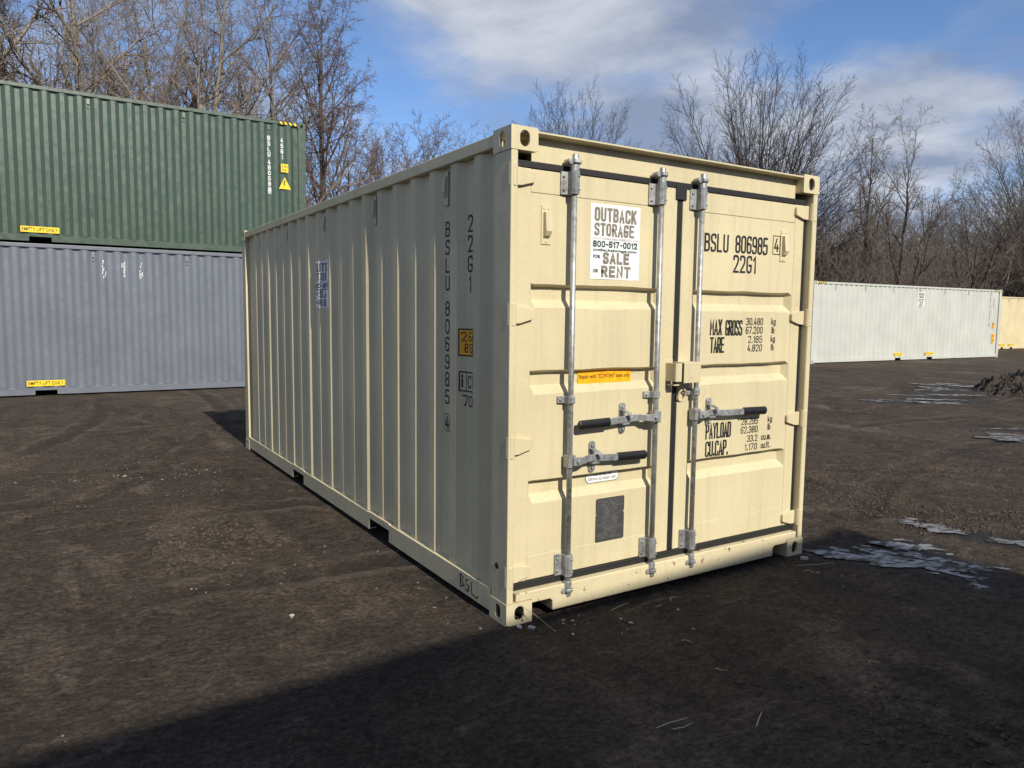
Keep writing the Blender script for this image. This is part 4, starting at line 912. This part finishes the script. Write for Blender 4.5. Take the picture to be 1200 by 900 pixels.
for x, y, d in ((.33, -.06, .022), (.30, -.10, .018), (.37, -.09, .02), (.26, -.24, .026), (.42, -.16, .012), (.60, -.22, .024), (.62, -.28, .028), (.55, -.33, .014), (.95, -.30, .026), (.48, -.37, .012), (.85, -.52, .022), (.20, -.16, .014), (1.9, -.36, .014), (2.20, -.30, .018), (2.28, -.42, .014), (2.35, -.46, .014), (2.1, -.55, .012), (.35, -.14, .012), (.44, -.05, .014)):
    pebble(x, y, d, 'small white stone chip on dark soil before the container doors', GP)
pebble(-.93, .71, .045, 'white scrap lying on sunlit soil beside the long side of the beige container'); pebble(2.36, -.08, .06, 'pale stone by the front right foot of the beige container')
def straw(p, q, sag, label, group=None, r=.0024):
    a, b = Vector(p), Vector(q); m = (a+b)/2+Vector((rg.uniform(-.02, .02), rg.uniform(-.02, .02), sag)); MB
    return tag(MB().tube([a, a.lerp(m, .6), m, m.lerp(b, .5), b], [r, r, r*.9, r*.8, r*.5], 5).build('straw', M_STRAW), label, 'straw', group)
straw((.075, -.02, .115), (.19, -.17, .006), .004, 'dry stalk leaning against the front left foot of the beige container')
GS = 'dry stalks in the shade before the doors'
for (x, y, a, l) in ((.72, .0+-.07, .2, .16), (1.05, -.16, .5, .09), (2.33, -.19, -.35, .28), (2.15, -.27, -1.2, .07), (.70, -.62, -.9, .06), (.62, -.92, -1.2, .06), (.10, -1.13, -.1, .16), (.12, -1.17, -.15, .10), (1.3, -1.25, -.6, .05), (.42, -1.30, .5, .12), (.90, -.20, .1, .05)):
    p, q = (x-.5*l*math.cos(a), y-.5*l*math.sin(a)), (x+.5*l*math.cos(a), y+.5*l*math.sin(a)); straw((*p, gz(*p)+.004), (*q, gz(*q)+.006), .006, 'short dry stalk lying on dark soil before the container doors', GS)
# grit and small clods: too many and too small to count
def grit(name, n, seed, mat, size, region, label, cluster=True):
    rg2 = np.random.RandomState(seed); x = rg2.uniform(region[0], region[1], n*6); y = rg2.uniform(region[2], region[3], n*6)
    if cluster:
        k = fbm(x*.9, y*.5, seed, 4); keep = k > np.sort(k)[-n]; x, y = x[keep], y[keep]
    else: x, y = x[:n], y[:n]
    ok = ~((x > -.06) & (x < 2.5) & (y > -.03) & (y < 6.1)); x, y = x[ok], y[ok]
    z = ground_z(x, y); d = size*np.exp(np.clip(rg2.normal(0, .5, len(x)), -1.2, .9)); V = []; F = []
    base = np.array([(1, 0, 0), (0, 1, 0), (-1, 0, 0), (0, -1, 0), (0, 0, .8), (0, 0, -.6)]); fc = [(0, 1, 4), (1, 2, 4), (2, 3, 4), (3, 0, 4), (1, 0, 5), (2, 1, 5), (3, 2, 5), (0, 3, 5)]
    jit = rg2.uniform(.6, 1.4, (len(x), 6, 1)); P = np.stack([x, y, z+d*.15], 1)[:, None, :]+base[None]*jit*d[:, None, None]; V = P.reshape(-1, 3).tolist()
    for i in range(len(x)): F += [(a+6*i, b+6*i, c+6*i) for a, b, c in fc]
    me = bpy.data.meshes.new(name); me.from_pydata(V, [], F); return tag(link(name, me, mat), label, 'gravel', kind='stuff')
M_CLOD = plain('soil_clod', (.085, .068, .055), .95, 0, .1); M_GRIT = plain('pale_grit', (.24, .21, .175), .9, 0, .2)
grit('soil_clods', 14000, 5, M_CLOD, .0078, (-4, 6.5, -2.2, 8), 'loose crumbs of dark soil scattered over the yard')
grit('gravel', 2600, 6, M_GRIT, .0030, (-4, 6.5, -2.2, 9), 'pale grit strewn over the soil of the yard')

# chalky trail of grit left along a wheel track on the far side of the beige container
def trail(pts, n, seed, width, size, label):
    rg2 = random.Random(seed); V, F = [], []
    for i in range(n):
        t = rg2.random()*(len(pts)-1); k = min(int(t), len(pts)-2); p = Vector(pts[k]).lerp(Vector(pts[k+1]), t-k); x, y = p.x+rg2.gauss(0, width*1.5), p.y+rg2.gauss(0, width)
        if float(vnoise(np.array([t*23.0]), np.array([seed*1.0]))[0]) < -.02: continue
        d = size*math.exp(rg2.gauss(0, .5)); z = gz(x, y)+d*.15; o = len(V)
        V += [(x+d*rg2.uniform(.6, 1.4), y, z), (x, y+d*rg2.uniform(.6, 1.4), z), (x-d*rg2.uniform(.6, 1.4), y, z), (x, y-d, z), (x, y, z+d*.7), (x, y, z-d*.5)]
        F += [(o+a, o+b, o+c) for a, b, c in ((0, 1, 4), (1, 2, 4), (2, 3, 4), (3, 0, 4), (1, 0, 5), (2, 1, 5), (3, 2, 5), (0, 3, 5))]
    me = bpy.data.meshes.new('gravel'); me.from_pydata(V, [], F); return tag(link('gravel', me, M_GRIT), label, 'gravel', kind='stuff')
trail([(-3.6, 5.75, 0), (-2.44, 5.25, 0), (-1.7, 4.97, 0), (-1.14, 4.92, 0), (-.5, 4.83, 0)], 420, 9, .10, .0045, 'line of pale grit along an old wheel track beside the beige container')
